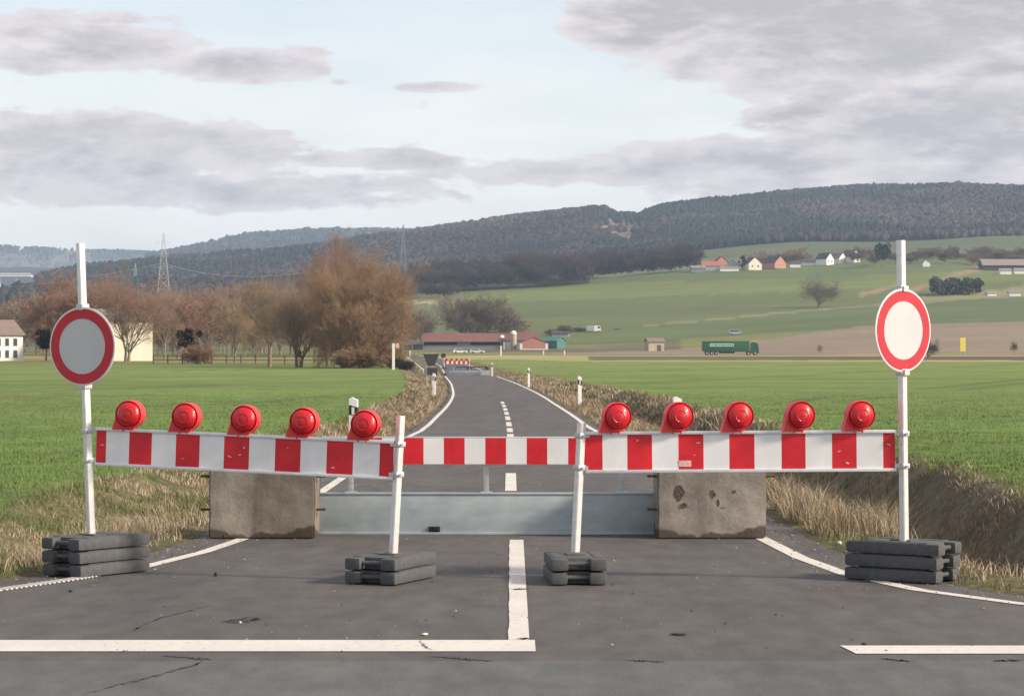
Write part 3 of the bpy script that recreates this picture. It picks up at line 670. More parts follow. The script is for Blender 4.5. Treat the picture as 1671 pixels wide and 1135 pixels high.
# concrete blocks
def block(px0, px1, label, chips, D=20.55):
    x0, x1 = XU(px0, D), XU(px1, D); w = x1-x0; dp = .62; h = .76
    t = thing('concrete_block', ((x0+x1)/2, D+dp/2, 0), 0, label, 'concrete block', 'concrete blocks beside the steel gate')
    bm = bmesh.new(); bmesh.ops.create_cube(bm, size=1)
    for v in bm.verts: v.co = Vector((v.co.x*w, v.co.y*dp, (v.co.z+.5)*h))
    bmesh.ops.bevel(bm, geom=bm.edges[:], offset=.014, segments=2, affect='EDGES')
    bmesh.ops.subdivide_edges(bm, edges=[e for e in bm.edges if e.calc_length() > .3], cuts=14, use_grid_fill=True)
    for v in bm.verts:
        n = (vnoise(np.array([v.co.x*9+v.co.y*5]), np.array([v.co.z*9]), 1, 51)[0]-.5)*.012
        v.co.x += n; v.co.y += n
    me = bpy.data.meshes.new('body'); bm.to_mesh(me); bm.free(); me.materials.append(M['concrete_stained' if px0 < 600 else 'concrete'])
    me.polygons.foreach_set('use_smooth', [True]*len(me.polygons)); me.set_sharp_from_angle(angle=R(30))
    o = bpy.data.objects.new('body', me); COL.objects.link(o); o.parent = t
    for (px, py, rx, rz_) in chips:      # places where the surface has broken away
        x = XU(px, D)-t.location.x; z = ZP(py, D); n = 16; rot = Matrix.Rotation(R(90), 3, 'X'); mb = MB()
        rr = [1+.45*(random.random()-.5) for _ in range(n)]
        vs = [(x, -dp/2-.002, z)]+[(x+rx*rr[k]*math.cos(2*math.pi*k/n), -dp/2-.0045, z+rz_*rr[k]*math.sin(2*math.pi*k/n)) for k in range(n)]+[(x+rx*1.05*rr[k]*math.cos(2*math.pi*k/n), -dp/2+.012, z+rz_*1.05*rr[k]*math.sin(2*math.pi*k/n)) for k in range(n)]
        fs = [(0, 1+k, 1+(k+1) % n) for k in range(n)]+[(1+k, 1+n+k, 1+n+(k+1) % n, 1+(k+1) % n) for k in range(n)]
        mb.add(vs, fs); mb.build('chip', M['spall'], t)
    for sx in (-1, 1):
        for z in (.52, .24):
            mb = MB(); xx = sx*w/2; mb.tube((xx-sx*.01, -dp/2+.09, z), (xx+sx*.075, -dp/2+.09, z+.004), .011, n=7); mb.tube((xx+sx*.07, -dp/2+.085, z), (xx+sx*.07, -dp/2+.18, z), .011, n=7); mb.build('iron_hook', M['rust'], t)
    return t
block(341, 514, 'weathered concrete block left of the steel gate, dark stain on its right half', [(368, 873, .012, .01)])
block(1073, 1250, 'weathered concrete block right of the steel gate with two broken patches on its front', [(1108, 802, .050, .065), (1116, 824, .028, .018), (1163, 806, .026, .030), (1172, 820, .010, .028), (1180, 828, .018, .008), (1198, 802, .012, .012)])
# loose grit along the asphalt edges
def grit(n=2600):
    r = np.random.default_rng(5); Y = np.exp(r.uniform(np.log(12.9), np.log(34), n)); sd_ = r.random(n) < .5; off = r.exponential(.22, n)-.38
    X = np.where(sd_, edgeL(Y)+off, edgeR(Y)-off); loose = r.random(n) < .22; X = np.where(loose, r.uniform(-3.2, 3.2, n), X); k = (X > edgeL(Y)-.45) & (X < edgeR(Y)+.45); X, Y = X[k], Y[k]; n = len(X)
    a = np.arange(4)*1.571; sz = .004+.009*r.random(n)**2; ro = r.random(n)*6.28
    P = np.zeros((n, 5, 3))
    for j in range(4): q = sz*(.7+.6*r.random(n)); P[:, j] = np.stack([X+q*np.cos(a[j]+ro), Y+q*np.sin(a[j]+ro), np.full(n, .0045)], -1)
    P[:, 4] = np.stack([X, Y, .0045+sz*.9], -1); i = np.arange(n)[:, None]*5
    T = np.concatenate([i+np.array([[j, (j+1) % 4, 4]]) for j in range(4)], 0)
    C = np.array([(.22, .2, .17), (.08, .07, .06), (.35, .32, .28), (.13, .10, .075)])[r.integers(0, 4, n)]
    tag(npmesh('grit', P.reshape(-1, 3), T, M['verge'], np.repeat(C, 5, 0)), 'loose grit and small stones scattered over the asphalt edges', 'grit', kind='stuff')
grit()
# ---------------------------------------------------------------- litter
M['stonew'] = mat('pale stone', (.62, .58, .52), .8, .1, 30); M['debris'] = mat('dark clod', (.035, .028, .022), .9, .3, 30)
def lump(px, py, rx, rz_, m, name, label, cat, ry=None):
    D = 6400/(py-CY); bm = bmesh.new(); bmesh.ops.create_icosphere(bm, subdivisions=2, radius=1)
    for v in bm.verts: v.co *= 1+.4*(random.random()-.5)
    for v in bm.verts: v.co = Vector((v.co.x*rx, v.co.y*(ry or rx), max(v.co.z, -.5)*rz_+rz_*.5))
    me = bpy.data.meshes.new(name); bm.to_mesh(me); bm.free(); me.materials.append(m); o = bpy.data.objects.new(name, me); COL.objects.link(o); o.location = (XU(px, D), D, .004); tag(o, label, cat)
lump(693, 1036, .020, .007, M['stonew'], 'pebble', 'small pale pebble just above the left stop line', 'stone')
lump(352, 940, .015, .018, M['debris'], 'clod', 'small dark clod on the asphalt right of the left base plates', 'clod')
lump(1108, 1036, .048, .007, M['debris'], 'stick', 'short dark stick lying on the asphalt right of the centre line', 'stick', ry=.02)
lump(1410, 1053, .016, .010, M['debris'], 'clod', 'small dark clod on the left end of the right stop line', 'clod')
lump(392, 1017, .009, .009, M['stonew'], 'pebble', 'tiny light pebble on the dark patch of asphalt at the left', 'stone')
lump(1370, 888, .020, .018, M['stonew'], 'litter', 'white scrap of litter in the dirt left of the right base plates', 'litter')
lump(115, 966, .014, .010, M['debris'], 'clod', 'tiny dark clod on asphalt just below the studded edge line', 'clod')
# ---------------------------------------------------------------- roadside guide posts
M['plasticw'] = mat('white plastic', (.78, .77, .73), .5, .06, 6); M['plasticb'] = mat('black plastic', (.02, .02, .02), .5)
M['reflect'] = mat('reflector', (.7, .68, .6), .2)
def guide_post(px, D, h, label, first=[None]):
    x, y, z = ground(px, D)
    if first[0] is None:
        t = thing('guide_post', (0, 0, 0), 0, '', 'guide post', 'white and black guide posts along the road'); first[0] = t
        pr = [(-.06, 0), (.06, 0), (.06, .70), (-.06, .74)]
        mb = MB(); mb.prism(pr, -.05, .05); mb.build('post_body', M['plasticw'], t)
        mb = MB(); mb.prism([(-.061, .74), (.061, .70), (.061, .86), (-.061, .90)], -.051, .051); mb.build('black_band', M['plasticb'], t)
        mb = MB(); mb.prism([(-.06, .90), (.06, .86), (.06, .98), (-.02, 1.02), (-.06, 1.0)], -.05, .05); mb.build('cap', M['plasticw'], t)
        mb = MB(); mb.box((0, -.053, .80), (.04, .006, .12)); mb.build('reflector', M['reflect'], t)
        o = t
    else: o = copy_tree(first[0])
    o.location = (x, y, z-.02); o.scale = (1, 1, h); o.rotation_euler.z = R(random.uniform(-8, 8)); o['label'] = label
guide_post(577, 36, .90, 'guide post directly behind the rightmost lamp of the left barrier')
guide_post(1105, 35, .92, 'guide post directly behind the second lamp of the right barrier')
guide_post(708.5, 97, 1.0, 'guide post in brown grass left of the road, nearest one beyond the bend')
guide_post(946, 82, 1.0, 'guide post in brown grass above the leftmost lamp of the right barrier')
guide_post(863, 129, 1.0, 'guide post on the right verge beside the green field, third nearest on that side')
guide_post(803, 178, 1.0, 'guide post at the right end of the far grey gate')
guide_post(672.5, 244, .98, 'guide post beside the long white rail at the far bend')
guide_post(661, 330, 1.0, 'farthest guide post on the left where the road bends away')
# ---------------------------------------------------------------- grass
def blades(name, X, Y, hgt, wid, C, m, lean=.5, z0=None):
    n = len(X); Z = H(X, Y) if z0 is None else z0
    a = rng.random(n)*2*np.pi; dx, dy = np.cos(a), np.sin(a); l = (rng.random(n)*lean+.1)*hgt; b = rng.random(n)*2*np.pi
    lx = np.cos(b)*l; ly = np.sin(b)*l; w = wid/2
    P = np.zeros((n, 5, 3))
    P[:, 0] = np.stack([X-dx*w, Y-dy*w, Z-.02], -1); P[:, 1] = np.stack([X+dx*w, Y+dy*w, Z-.02], -1)
    P[:, 2] = np.stack([X+lx*.35+dx*w*.7, Y+ly*.35+dy*w*.7, Z+hgt*.6], -1); P[:, 3] = np.stack([X+lx*.35-dx*w*.7, Y+ly*.35-dy*w*.7, Z+hgt*.6], -1)
    P[:, 4] = np.stack([X+lx, Y+ly, Z+hgt], -1)
    i = np.arange(n)[:, None]*5
    T = np.concatenate([i+np.array([[0, 1, 2]]), i+np.array([[0, 2, 3]]), i+np.array([[3, 2, 4]])], 0)
    CV = np.repeat(C[:, None, :], 5, 1).reshape(-1, 3)
    return npmesh(name, P.reshape(-1, 3), T, m, CV)
M['blade'] = attrmat('grass blade', scale=3, var=.12, rough=.8, spec=.25)
def samp(n, y0, y1, fx0, fx1):
    Y = np.exp(rng.uniform(np.log(y0), np.log(y1), n)); t = rng.random(n); X = fx0(Y)*(1-t)+fx1(Y)*t; return X, Y
def colmix(n, cols, jit=.2):
    i = rng.integers(0, len(cols), n); c = np.array(cols)[i]; return c*(1+jit*(rng.random((n, 1))-.5)*2)
DRY = [(.42, .34, .23), (.35, .28, .18), (.27, .21, .14), (.50, .42, .31), (.20, .16, .11)]
GRN = [(.12, .155, .045), (.15, .17, .055), (.09, .125, .035), (.20, .19, .09)]
GRB = [(.20, .165, .105), (.13, .125, .06), (.15, .155, .07), (.27, .215, .14), (.09, .08, .055)]
def clumpy(X, Y, s, th, seed): return vnoise(X, Y, s, seed) > th
# low tufty grass over both verges
for side in (0, 1):
    f0 = (lambda Y: edgeL(Y)-.50) if side == 0 else (lambda Y: edgeR(Y)+.50); f1 = (lambda Y: fieldL(Y)-.1) if side == 0 else (lambda Y: fieldR(Y)+.1)
    X, Y = samp(85000, 14.2, 190, f0, f1); k = clumpy(X, Y, .5, .28, 61) & ~((side == 1) & (X > edgeR(Y)+1.9) & (Y < 60) & (vnoise(X, Y, .6, 66) < .44)); X, Y = X[k], Y[k]; n = len(X)
    t = vnoise(X, Y, 1.6, 62)+.5*vnoise(X, Y, .4, 63); C = np.where((t > .78)[:, None], colmix(n, DRY), colmix(n, GRB))
    C = np.where(((t < .82) & (Y < 60))[:, None], colmix(n, GRN), C)
    if side == 1: C = C*(1-.12*np.clip((X-edgeR(Y)-1.5)/.6, 0, 1)*(X < fieldR(Y)-.3)*(Y < 60))[:, None]  # ditch grass tinted darker too, shade put into the blade colour
    s = np.clip(Y/26, .8, 5); hg = (.03+.055*rng.random(n))*np.clip(s, 1, 2.0)*(.4+1.3*vnoise(X, Y, .9, 64))
    tag(blades('verge_grass', X, Y, hg, .008*s, C, M['blade'], 1.6), 'short matted dry and green grass on the '+('left' if side == 0 else 'right')+' verge', 'grass', kind='stuff')
# tall dry grass
def tall(side, n, y0, y1, a, b, hmin, hmax, seed, th, cols=DRY, pinch=1.0, name='dry_grass', lab=''):
    if side == 0: X, Y = samp(n, y0, y1, lambda q: edgeL(q)-a, lambda q: edgeL(q)-b)
    else: X, Y = samp(n, y0, y1, lambda q: edgeR(q)+a, lambda q: edgeR(q)+b)
    d = vnoise(X, Y, .7, seed)*.7+vnoise(X, Y, .22, seed+1)*.3; k = d > th; X, Y, d = X[k], Y[k], d[k]; m_ = len(X)
    s = np.clip(Y/26, .8, 5); hg = (hmin+(hmax-hmin)*rng.random(m_))*np.clip((d-th)*3+.4, .3, 1.2)
    tag(blades(name, X, Y, hg, .0065*s, colmix(m_, cols), M['blade'], .95), lab, 'grass', kind='stuff')
tall(0, 7000, 18.6, 24, .9, 1.9, .08, .34, 71, .54, lab='tall dry straw coloured grass left of the left concrete block')
tall(1, 13000, 19.8, 27, .50, 1.25, .08, .38, 73, .50, lab='tall dry straw coloured grass right of the right concrete block')
tall(0, 22000, 27, 190, .35, 1.9, .06, .24, 75, .40, lab='brown dry grass along the left edge of the far road', cols=[(.36, .265, .185), (.28, .205, .14), (.23, .17, .12), (.42, .33, .24)])
tall(1, 22000, 29, 190, .35, 2.2, .06, .24, 77, .42, lab='brown dry grass along the right edge of the far road', cols=[(.36, .265, .185), (.28, .205, .14), (.23, .17, .12), (.42, .33, .24)])
tall(1, 5000, 16.5, 40, 2.9, 3.8, .04, .14, 79, .55, cols=GRB, lab='matted grey brown grass on the far ditch bank')
X, Y = samp(5000, 15.8, 17.6, lambda q: edgeL(q)-.6, lambda q: edgeL(q)-2.6); k = clumpy(X, Y, .35, .5, 81)
X, Y = X[k], Y[k]; tag(blades('green_tufts', X, Y, .08+.2*rng.random(len(X)), .009, colmix(len(X), [(.10, .13, .04), (.16, .17, .06), (.36, .27, .16)]), M['blade'], .8), 'green and straw tufts left of the left base plates', 'grass', kind='stuff')
# crop blades near the field edges
for side in (0, 1):
    if side == 0: X, Y = samp(90000, 17, 120, lambda q: fieldL(q)+.15, lambda q: np.maximum(-.235*q, fieldL(q)-22)-1.5)
    else: X, Y = samp(90000, 22, 130, lambda q: fieldR(q)-.15, lambda q: np.minimum(.235*q, fieldR(q)+22)+1.5)
    k = clumpy(X, Y, .4, .22, 91+side) & (rng.random(len(X)) < np.clip((118-Y)/75, 0, 1)*.8); X, Y = X[k], Y[k]; n = len(X); s = np.clip(Y/28, .8, 4)
    C = colmix(n, [(.12, .19, .046), (.11, .175, .042), (.135, .20, .05), (.16, .20, .065)], .08)*(1+.15*np.clip((Y-50)/80, 0, 1))[:, None]*(.85+.3*vnoise(X*.4, Y, 5, 95))[:, None]
    tag(blades('crop', X, Y, .02+.03*rng.random(n), .008*s, C, M['blade'], .9), 'short young green crop on the '+('left' if side == 0 else 'right')+' field', 'crop', kind='stuff')
# ---------------------------------------------------------------- bare trees
def tree_mesh(seed, Ht, spread, n1=7, n2=6, n3=6, n4=6, stems=1, tw=.028, up=.35, trunkfrac=.18, narrow=1.0):
    rs = random.Random(seed); TV = []; TF = []; segs = []
    def tube(p, q, r0, r1, n=5):
        a = Vector(q)-Vector(p)
        if a.length < 1e-4: return
        m = a.to_track_quat('Z', 'Y').to_matrix(); o = len(TV)
        for c, r in ((p, r0), (q, r1)):
            for k in range(n): TV.append(Vector(c)+m @ Vector((r*math.cos(6.283*k/n), r*math.sin(6.283*k/n), 0)))
        for k in range(n): TF.append((o+k, o+(k+1) % n, o+n+(k+1) % n, o+n+k))
    def dirjit(d, ang):
        ax = Vector((rs.gauss(0, 1), rs.gauss(0, 1), rs.gauss(0, 1))); ax = (ax-ax.project(d)); ax.normalize()
        return (d*math.cos(ang)+ax*math.sin(ang)).normalized()
    def path(p, d, L, n, wob, lift):
        pts = [p]; 
        for i in range(n):
            d = dirjit(d, rs.uniform(0, wob)); d = (d+Vector((0, 0, lift))).normalized(); p = p+d*(L/n); pts.append(p)
        return pts, d
    def grow(p, d, L, r, lev):
        cnt = (n1, n2, n3, n4)
        if lev >= 3:
            n = 2; pts, _ = path(p, d, L, n, .35, .08); segs.append((pts[0], pts[1], r, r*.8)); segs.append((pts[1], pts[2], r*.8, r*.5))
            if lev == 3:
                for k in range(n4):
                    t = rs.uniform(.25, 1.0)*2; i = min(int(t), 1); q = pts[i].lerp(pts[i+1], t-i)
                    grow(q, dirjit((pts[i+1]-pts[i]).normalized(), rs.uniform(.35, .9)), L*rs.uniform(.45, .8), r*.75, 4)
            return
        n = 5 if lev == 0 else 4; pts, _ = path(p, d, L, n, .18+.05*lev, .05*(up*2))
        for i in range(n): tube(pts[i], pts[i+1], r*(1-.8*i/n), r*(1-.8*(i+1)/n), 6 if lev == 0 else 4)
        c = cnt[lev+1] if lev < 3 else 0
        for k in range(c+ (1 if lev == 0 else 0)):
            t = (rs.uniform(.22, 1.0))*n; i = min(int(t), n-1); q = pts[i].lerp(pts[i+1], t-i)
            grow(q, dirjit((pts[i+1]-pts[i]).normalized(), rs.uniform(.35, .95)), L*rs.uniform(.42, .68), max(r*(1-.8*t/n)*.6, tw*.5), lev+1)
    th = Ht*trunkfrac; r0 = Ht*.020
    for s in range(stems):
        b = Vector((rs.uniform(-.4, .4), rs.uniform(-.4, .4), -.2)) if stems > 1 else Vector((0, 0, -.2))
        dd = Vector((rs.uniform(-.15, .15)*stems, rs.uniform(-.15, .15)*stems, 1)).normalized()
        pts, dl = path(b, dd, th, 3, .08, .05)
        for i in range(3): tube(pts[i], pts[i+1], r0*(1.25-.12*i), r0*(1.13-.12*i), 8)
        for k in range(n1):
            az = 6.283*(k+rs.uniform(-.3, .3))/n1; el = rs.uniform(.12, 1.0)**.8*spread
            d = Vector((math.sin(el)*math.cos(az)*narrow, math.sin(el)*math.sin(az)*narrow, math.cos(el)))
            grow(pts[-1]-Vector((0, 0, rs.uniform(0, th*.35))), d.normalized(), Ht*(1-trunkfrac)*rs.uniform(.60, .78)*(1-.22*el), r0*.55, 0)
    # twigs as thin three-sided slivers
    n = len(segs); A = np.array([s[0] for s in segs]); B = np.array([s[1] for s in segs]); ra = np.array([s[2] for s in segs]); rb = np.array([s[3] for s in segs])
    ra = np.clip(ra, tw*.4, tw*.9); rb = np.clip(rb, tw*.25, tw*.7)
    d = B-A; d /= np.linalg.norm(d, axis=1)[:, None]+1e-9; g = np.random.default_rng(seed).normal(size=(n, 3)); p = np.cross(d, g); p /= np.linalg.norm(p, axis=1)[:, None]; q = np.cross(d, p)
    P = np.stack([A+p*ra[:, None], A+(-.5*p+.87*q)*ra[:, None], A+(-.5*p-.87*q)*ra[:, None], B+p*rb[:, None], B+(-.5*p+.87*q)*rb[:, None], B+(-.5*p-.87*q)*rb[:, None]], 1)
    i = np.arange(n)[:, None]*6
    T = np.concatenate([i+np.array([[0, 1, 4, 3]]), i+np.array([[1, 2, 5, 4]]), i+np.array([[2, 0, 3, 5]])], 0)
    return np.array([tuple(v) for v in TV]), np.array(TF), P.reshape(-1, 3), T
M['bark'] = mat('bark', (.22, .175, .13), .95, .25, 6)
def twigmat(name, c): return mat(name, c, .9, .22, .5, spec=.15)
M['tw_orange'] = twigmat('orange brown twigs', (.30, .205, .135)); M['tw_brown'] = twigmat('brown twigs', (.28, .205, .145)); M['tw_red'] = twigmat('reddish twigs', (.27, .165, .12))
M['tw_olive'] = twigmat('olive brown twigs', (.15, .14, .095)); M['tw_pale'] = twigmat('pale twigs', (.34, .25, .165)); M['tw_grey'] = twigmat('grey brown twigs', (.175, .145, .11)); M['tw_dark'] = twigmat('dark twigs', (.06, .055, .04)); M['tw_green'] = twigmat('grey green twigs', (.115, .12, .075))
PROTO = {}
def proto(kind):
    if kind in PROTO: return PROTO[kind]
    a = {'big': dict(seed=1, Ht=14, spread=1.4, n1=14, n2=7, n3=7, n4=8, trunkfrac=.12, tw=.024),
         'big2': dict(seed=2, Ht=14, spread=1.15, n1=9, n2=7, n3=7, n4=7, trunkfrac=.15, stems=2, tw=.022),
         'tall': dict(seed=3, Ht=12, spread=.72, n1=7, n2=6, n3=6, n4=6, trunkfrac=.26, tw=.020),
         'tall2': dict(seed=4, Ht=12, spread=.85, n1=6, n2=6, n3=6, n4=5, trunkfrac=.14, stems=2, tw=.020),
         'round': dict(seed=5, Ht=11, spread=1.2, n1=9, n2=6, n3=6, n4=6, trunkfrac=.22, tw=.036),
         'round2': dict(seed=6, Ht=11, spread=1.1, n1=8, n2=6, n3=6, n4=5, trunkfrac=.18, tw=.045),
         'shrub': dict(seed=7, Ht=3.2, spread=1.35, n1=9, n2=6, n3=5, n4=5, trunkfrac=.05, stems=2, tw=.022),
         'far': dict(seed=8, Ht=11, spread=1.15, n1=7, n2=5, n3=5, n4=5, trunkfrac=.15, tw=.11),
         'far2': dict(seed=9, Ht=11, spread=.95, n1=7, n2=5, n3=5, n4=5, trunkfrac=.12, tw=.12),
         'lone': dict(seed=13, Ht=14, spread=.95, n1=11, n2=6, n3=6, n4=5, trunkfrac=.12, tw=.045)}[kind]
    tv, tf, cv, ct = tree_mesh(**a)
    top = cv[:, 2].max(); k = a['Ht']/top; cv = cv*k; tv = tv*k
    wid = np.percentile(np.abs(cv[:, 0]), 97)
    PROTO[kind] = (tv, tf, cv, ct, a['Ht'], wid, {}); return PROTO[kind]
def tree(kind, px, D, ytop, hw, label, tw='tw_brown', group=None, rz=None, name='bare_tree', zb=None, sink=0.0):
    """bare tree: trunk and crown scaled to the photographed height and half width (in photo pixels)"""
    tv, tf, cv, ct, Ht, wid, cache = proto(kind)
    x, y, z = ground(px, D)
    if zb is not None: z = zb
    h = ZP(ytop, D)-z; s = h/Ht; w = hw/F*D; sx = w/wid
    t = thing(name, (x, y, z-sink), random.uniform(0, 6.28) if rz is None else rz, label, 'shrub' if name == 'shrub' else 'tree', group); t.scale = (sx, sx, s)
    if 'trunk' not in cache:
        o = npmesh('trunk', tv, tf, M['bark'], smooth=True); cache['trunk'] = o.data; bpy.data.objects.remove(o)
    if tw not in cache:
        o = npmesh('crown', cv, ct, M[tw]); cache[tw] = o.data; bpy.data.objects.remove(o)
    for nm in ('trunk', 'crown'):
        o = bpy.data.objects.new(nm, cache['trunk' if nm == 'trunk' else tw]); COL.objects.link(o); o.parent = t
    return t
G1 = 'bare trees behind the left field'
tree('big', 598, 256, 388, 78, 'huge orange brown bare tree at the right end of the left tree row', 'tw_orange', rz=.4)
tree('big2', 560, 300, 364, 62, 'tallest bare tree, reddish crown rising behind the huge orange brown tree', 'tw_red', rz=1.0)
tree('big2', 612, 270, 425, 54, 'dense brown bare tree filling the lower right of the tree row', 'tw_orange', rz=2.2)
tree('tall2', 486, 262, 428, 58, 'bare tree with forked trunk left of the huge orange brown tree', 'tw_brown', rz=.2)
tree('tall', 440, 268, 440, 54, 'slender bare tree with single trunk left of the fork trunked tree', 'tw_brown', rz=1.7)
tree('tall', 535, 285, 415, 56, 'dark trunked bare tree just left of the huge orange brown tree', 'tw_red', rz=.9)
tree('tall', 383, 330, 478, 32, 'pale bare tree behind the fence left of the row of brown trees', 'tw_pale', rz=2.5)
tree('tall2', 420, 345, 482, 30, 'pale bare twin stemmed tree behind the fence next to the slender trees', 'tw_pale', rz=4.0)
tree('tall2', 205, 372, 414, 54, 'tall reddish bare tree standing before the cream building', 'tw_red', rz=.7)
tree('tall', 268, 425, 468, 30, 'thin bare tree behind the right corner of the cream building', 'tw_brown', rz=3.7)
tree('round', 118, 430, 432, 62, 'wide brown bare tree behind the left round sign', 'tw_red', rz=5.0)
tree('round', 158, 450, 440, 50, 'brown bare tree behind the top of the left sign post', 'tw_brown', rz=2.0)
tree('round2', 290, 470, 470, 45, 'brown bare tree right of the cream building above the dark ivy tree', 'tw_red', rz=.3)
tree('round2', 340, 520, 468, 45, 'brown bare tree behind the pale bare trees', 'tw_red', rz=1.3)
tree('shrub', 322, 318, 556, 24, 'low reddish shrub beside the dark ivy covered tree', 'tw_red', name='shrub')
tree('shrub', 590, 250, 560, 38, 'brown thicket at the foot of the huge orange brown tree', 'tw_orange', name='shrub')
tree('shrub', 636, 252, 556, 24, 'brown bush right of the foot of the huge tree, beside the white marker post', 'tw_orange', name='shrub')
tree('shrub', 560, 262, 575, 18, 'small low bush at the left foot of the huge orange brown tree', 'tw_brown', name='shrub')
tree('shrub', 664, 236, 584, 12, 'dark low hedge bush at the roadside bend behind the guide posts', 'tw_dark', name='shrub')
tree('shrub', 650, 238, 580, 10, 'small dark hedge bush right behind the white marker post', 'tw_dark', name='shrub')
# woodland behind, tree by tree
def lab(px): return 'bare brown tree in the wood '+('above the white house at the left edge' if px < 80 else 'behind the cream building' if px < 262 else 'behind the fence and pale bare trees' if px < 430 else 'behind the row of big orange brown trees')
for i in range(82):
    px = -20+i*8.3+random.uniform(-5, 5); D = random.uniform(560, 900); yt = np.interp(px, [-20, 0, 60, 250, 420, 560, 640, 700], [497, 492, 472, 468, 460, 468, 500, 530])+random.uniform(-8, 14)
    tree(random.choice(['far', 'far2', 'round2']), px, D, yt, random.uniform(20, 32), lab(px), random.choice(['tw_brown', 'tw_grey', 'tw_red', 'tw_pale' if px < 60 else 'tw_brown']), group='trees of the wood '+lab(px)[28:])
# around the farm and the fields
tree('round', 755, 945, 474, 38, 'spreading dark bare tree behind the left half of the red roofed barn', 'tw_grey', rz=.2)
tree('round', 798, 950, 472, 46, 'dense rounded bare tree behind the middle of the red roofed barn', 'tw_grey', rz=1.2)
tree('round2', 775, 960, 480, 34, 'dark ivy green bare tree between the two trees behind the barn', 'tw_green', rz=2.2)
tree('round2', 690, 930, 500, 22, 'small grey green tree left of the red roofed barn', 'tw_grey', rz=3.2)
tree('round2', 672, 900, 520, 18, 'small tree between the huge orange tree and the barn', 'tw_green', rz=4.2)
tree('round2', 835, 970, 515, 24, 'low brown tree behind the silo', 'tw_brown', rz=4.9)
tree('tall2', 1335, 1235, 444, 31, 'lone bare tree standing in the sloping green field', 'tw_olive', rz=.5)
for i, (px, D, yt, hw, l) in enumerate([(920, 1080, 528, 14, 'brown bush on the slope behind the green barn'), (945, 1085, 533, 14, 'brown bush left of the white box van'), (1008, 1090, 536, 6, 'tiny bush on the slope right of the white box van'), (900, 1060, 534, 10, 'small bush behind the brick gabled shed')]):
    tree('shrub', px, D, yt, hw, l, 'tw_grey', name='shrub')
tree('tall2', 1514, 455, 545, 16, 'thin crooked bare tree right behind the right round sign', 'tw_dark', rz=.1)
tree('tall', 1655, 690, 556, 6, 'small bare sapling by the main road at the far right', 'tw_dark', rz=.1)
tree('tall', 1338, 700, 560, 5, 'small bare sapling by the main road between lorry and right sign', 'tw_brown', rz=.1)
# evergreens / ivy-clad tree: clumps of small leaf faces round a stem
def leafy(px, D, ytop, ybot, hw, label, col, n=1500, name='evergreen_tree', seed=1, leaf=.16, group=None):
    r = np.random.default_rng(seed); x, y, z = ground(px, D); h = ZP(ytop, D)-z; zb = max(0, ZP(ybot, D)-z); w = hw/F*D
    t = thing(name, (x, y, z), 0, label, 'tree', group)
    mb = MB(); mb.tube((0, 0, -.2), (w*.1, 0, h*.8), .03*h, .01*h, n=7); mb.build('trunk', M['bark'], t)
    k = 14; cc = np.stack([r.normal(0, .42, k)*w, r.normal(0, .42, k)*w, zb+(h-zb)*(.18+.64*r.random(k))], -1); cr = w*(.32+.25*r.random(k))
    i = r.integers(0, k, n); d = r.normal(size=(n, 3)); d /= np.linalg.norm(d, axis=1)[:, None]; c = cc[i]+d*(cr[i]*(.55+.5*r.random(n)))[:, None]
    c[:, 2] = np.clip(c[:, 2], zb*.9, h*1.02)
    a = r.normal(size=(n, 3)); a /= np.linalg.norm(a, axis=1)[:, None]; b = np.cross(a, r.normal(size=(n, 3))); b /= np.linalg.norm(b, axis=1)[:, None]; s = (leaf*(.5+r.random(n)))[:, None]
    P = np.stack([c-a*s, c+b*s*.6, c+a*s, c-b*s*.6], 1).reshape(-1, 3); T = np.arange(n*4).reshape(-1, 4)
    C = np.repeat(np.array(col)[None]*(.6+.9*r.random((n, 1))), 4, 0)
    npmesh('crown', P, T, M['leaf'], C, parent=t); return t
M['leaf'] = attrmat('leaves', scale=1, var=.2)
leafy(308, 322, 530, 572, 13, 'dark ivy covered tree left of the low reddish shrub', (.045, .035, .022), 1800, 'ivy_tree', 3, .16)
leafy(75, 400, 532, 578, 15, 'dark round evergreen bush left of the left round sign', (.022, .026, .014), 1500, 'evergreen_tree', 4, .2)
leafy(1440, 1560, 393, 425, 12, 'dark evergreen tree left of the right sign post on the hillside', (.03, .04, .03), 900, 'evergreen_tree', 5, .9)
leafy(1212, 1590, 414, 438, 5, 'narrow dark evergreen beside the cream gabled house', (.03, .04, .03), 500, 'evergreen_tree', 6, .7)
for i, (px, w_) in enumerate([(1528, 14), (1548, 18), (1570, 18), (1592, 12)]):
    leafy(px, 1330+i*6, 452+random.uniform(-2, 6), 480, w_, 'dark green bush in the clump on the slope right of the right sign', (.055, .065, .042), 1100, 'field_bush', 20+i, .8, group='bushes in the clump right of the right sign')
# hillside trees by the village
VT = [(x, 1640+random.uniform(0, 120), y) for x, y in [(1235, 402), (1256, 398), (1278, 396), (1296, 392), (1306, 400), (1325, 412)]]
for px, D, yt in VT: tree('far', px, D, yt+6, random.uniform(14, 20), 'bare brown tree behind the cream and orange village houses', 'tw_brown', group='bare trees behind the village houses')
def beltl(px):
    l = 'left of the right sign post' if px < 1460 else 'between the right sign post and the long dark barn' if px < 1590 else 'above the long dark barn'
    return ('bare tree in the hillside belt '+l, random.choice(['tw_grey', 'tw_brown', 'tw_grey']), 'bare trees in the belt '+l)
for i in range(26):
    px = 1400+i*11+random.uniform(-4, 4); D = random.uniform(1560, 1760); yt = random.uniform(398, 414)
    tree(random.choice(['far', 'far2']), px, D, yt, random.uniform(11, 18), *beltl(px))
for i in range(12):
    px = 1600+i*8; tree('far2', px, 1680+random.uniform(0, 80), random.uniform(400, 410), 12, *beltl(px))
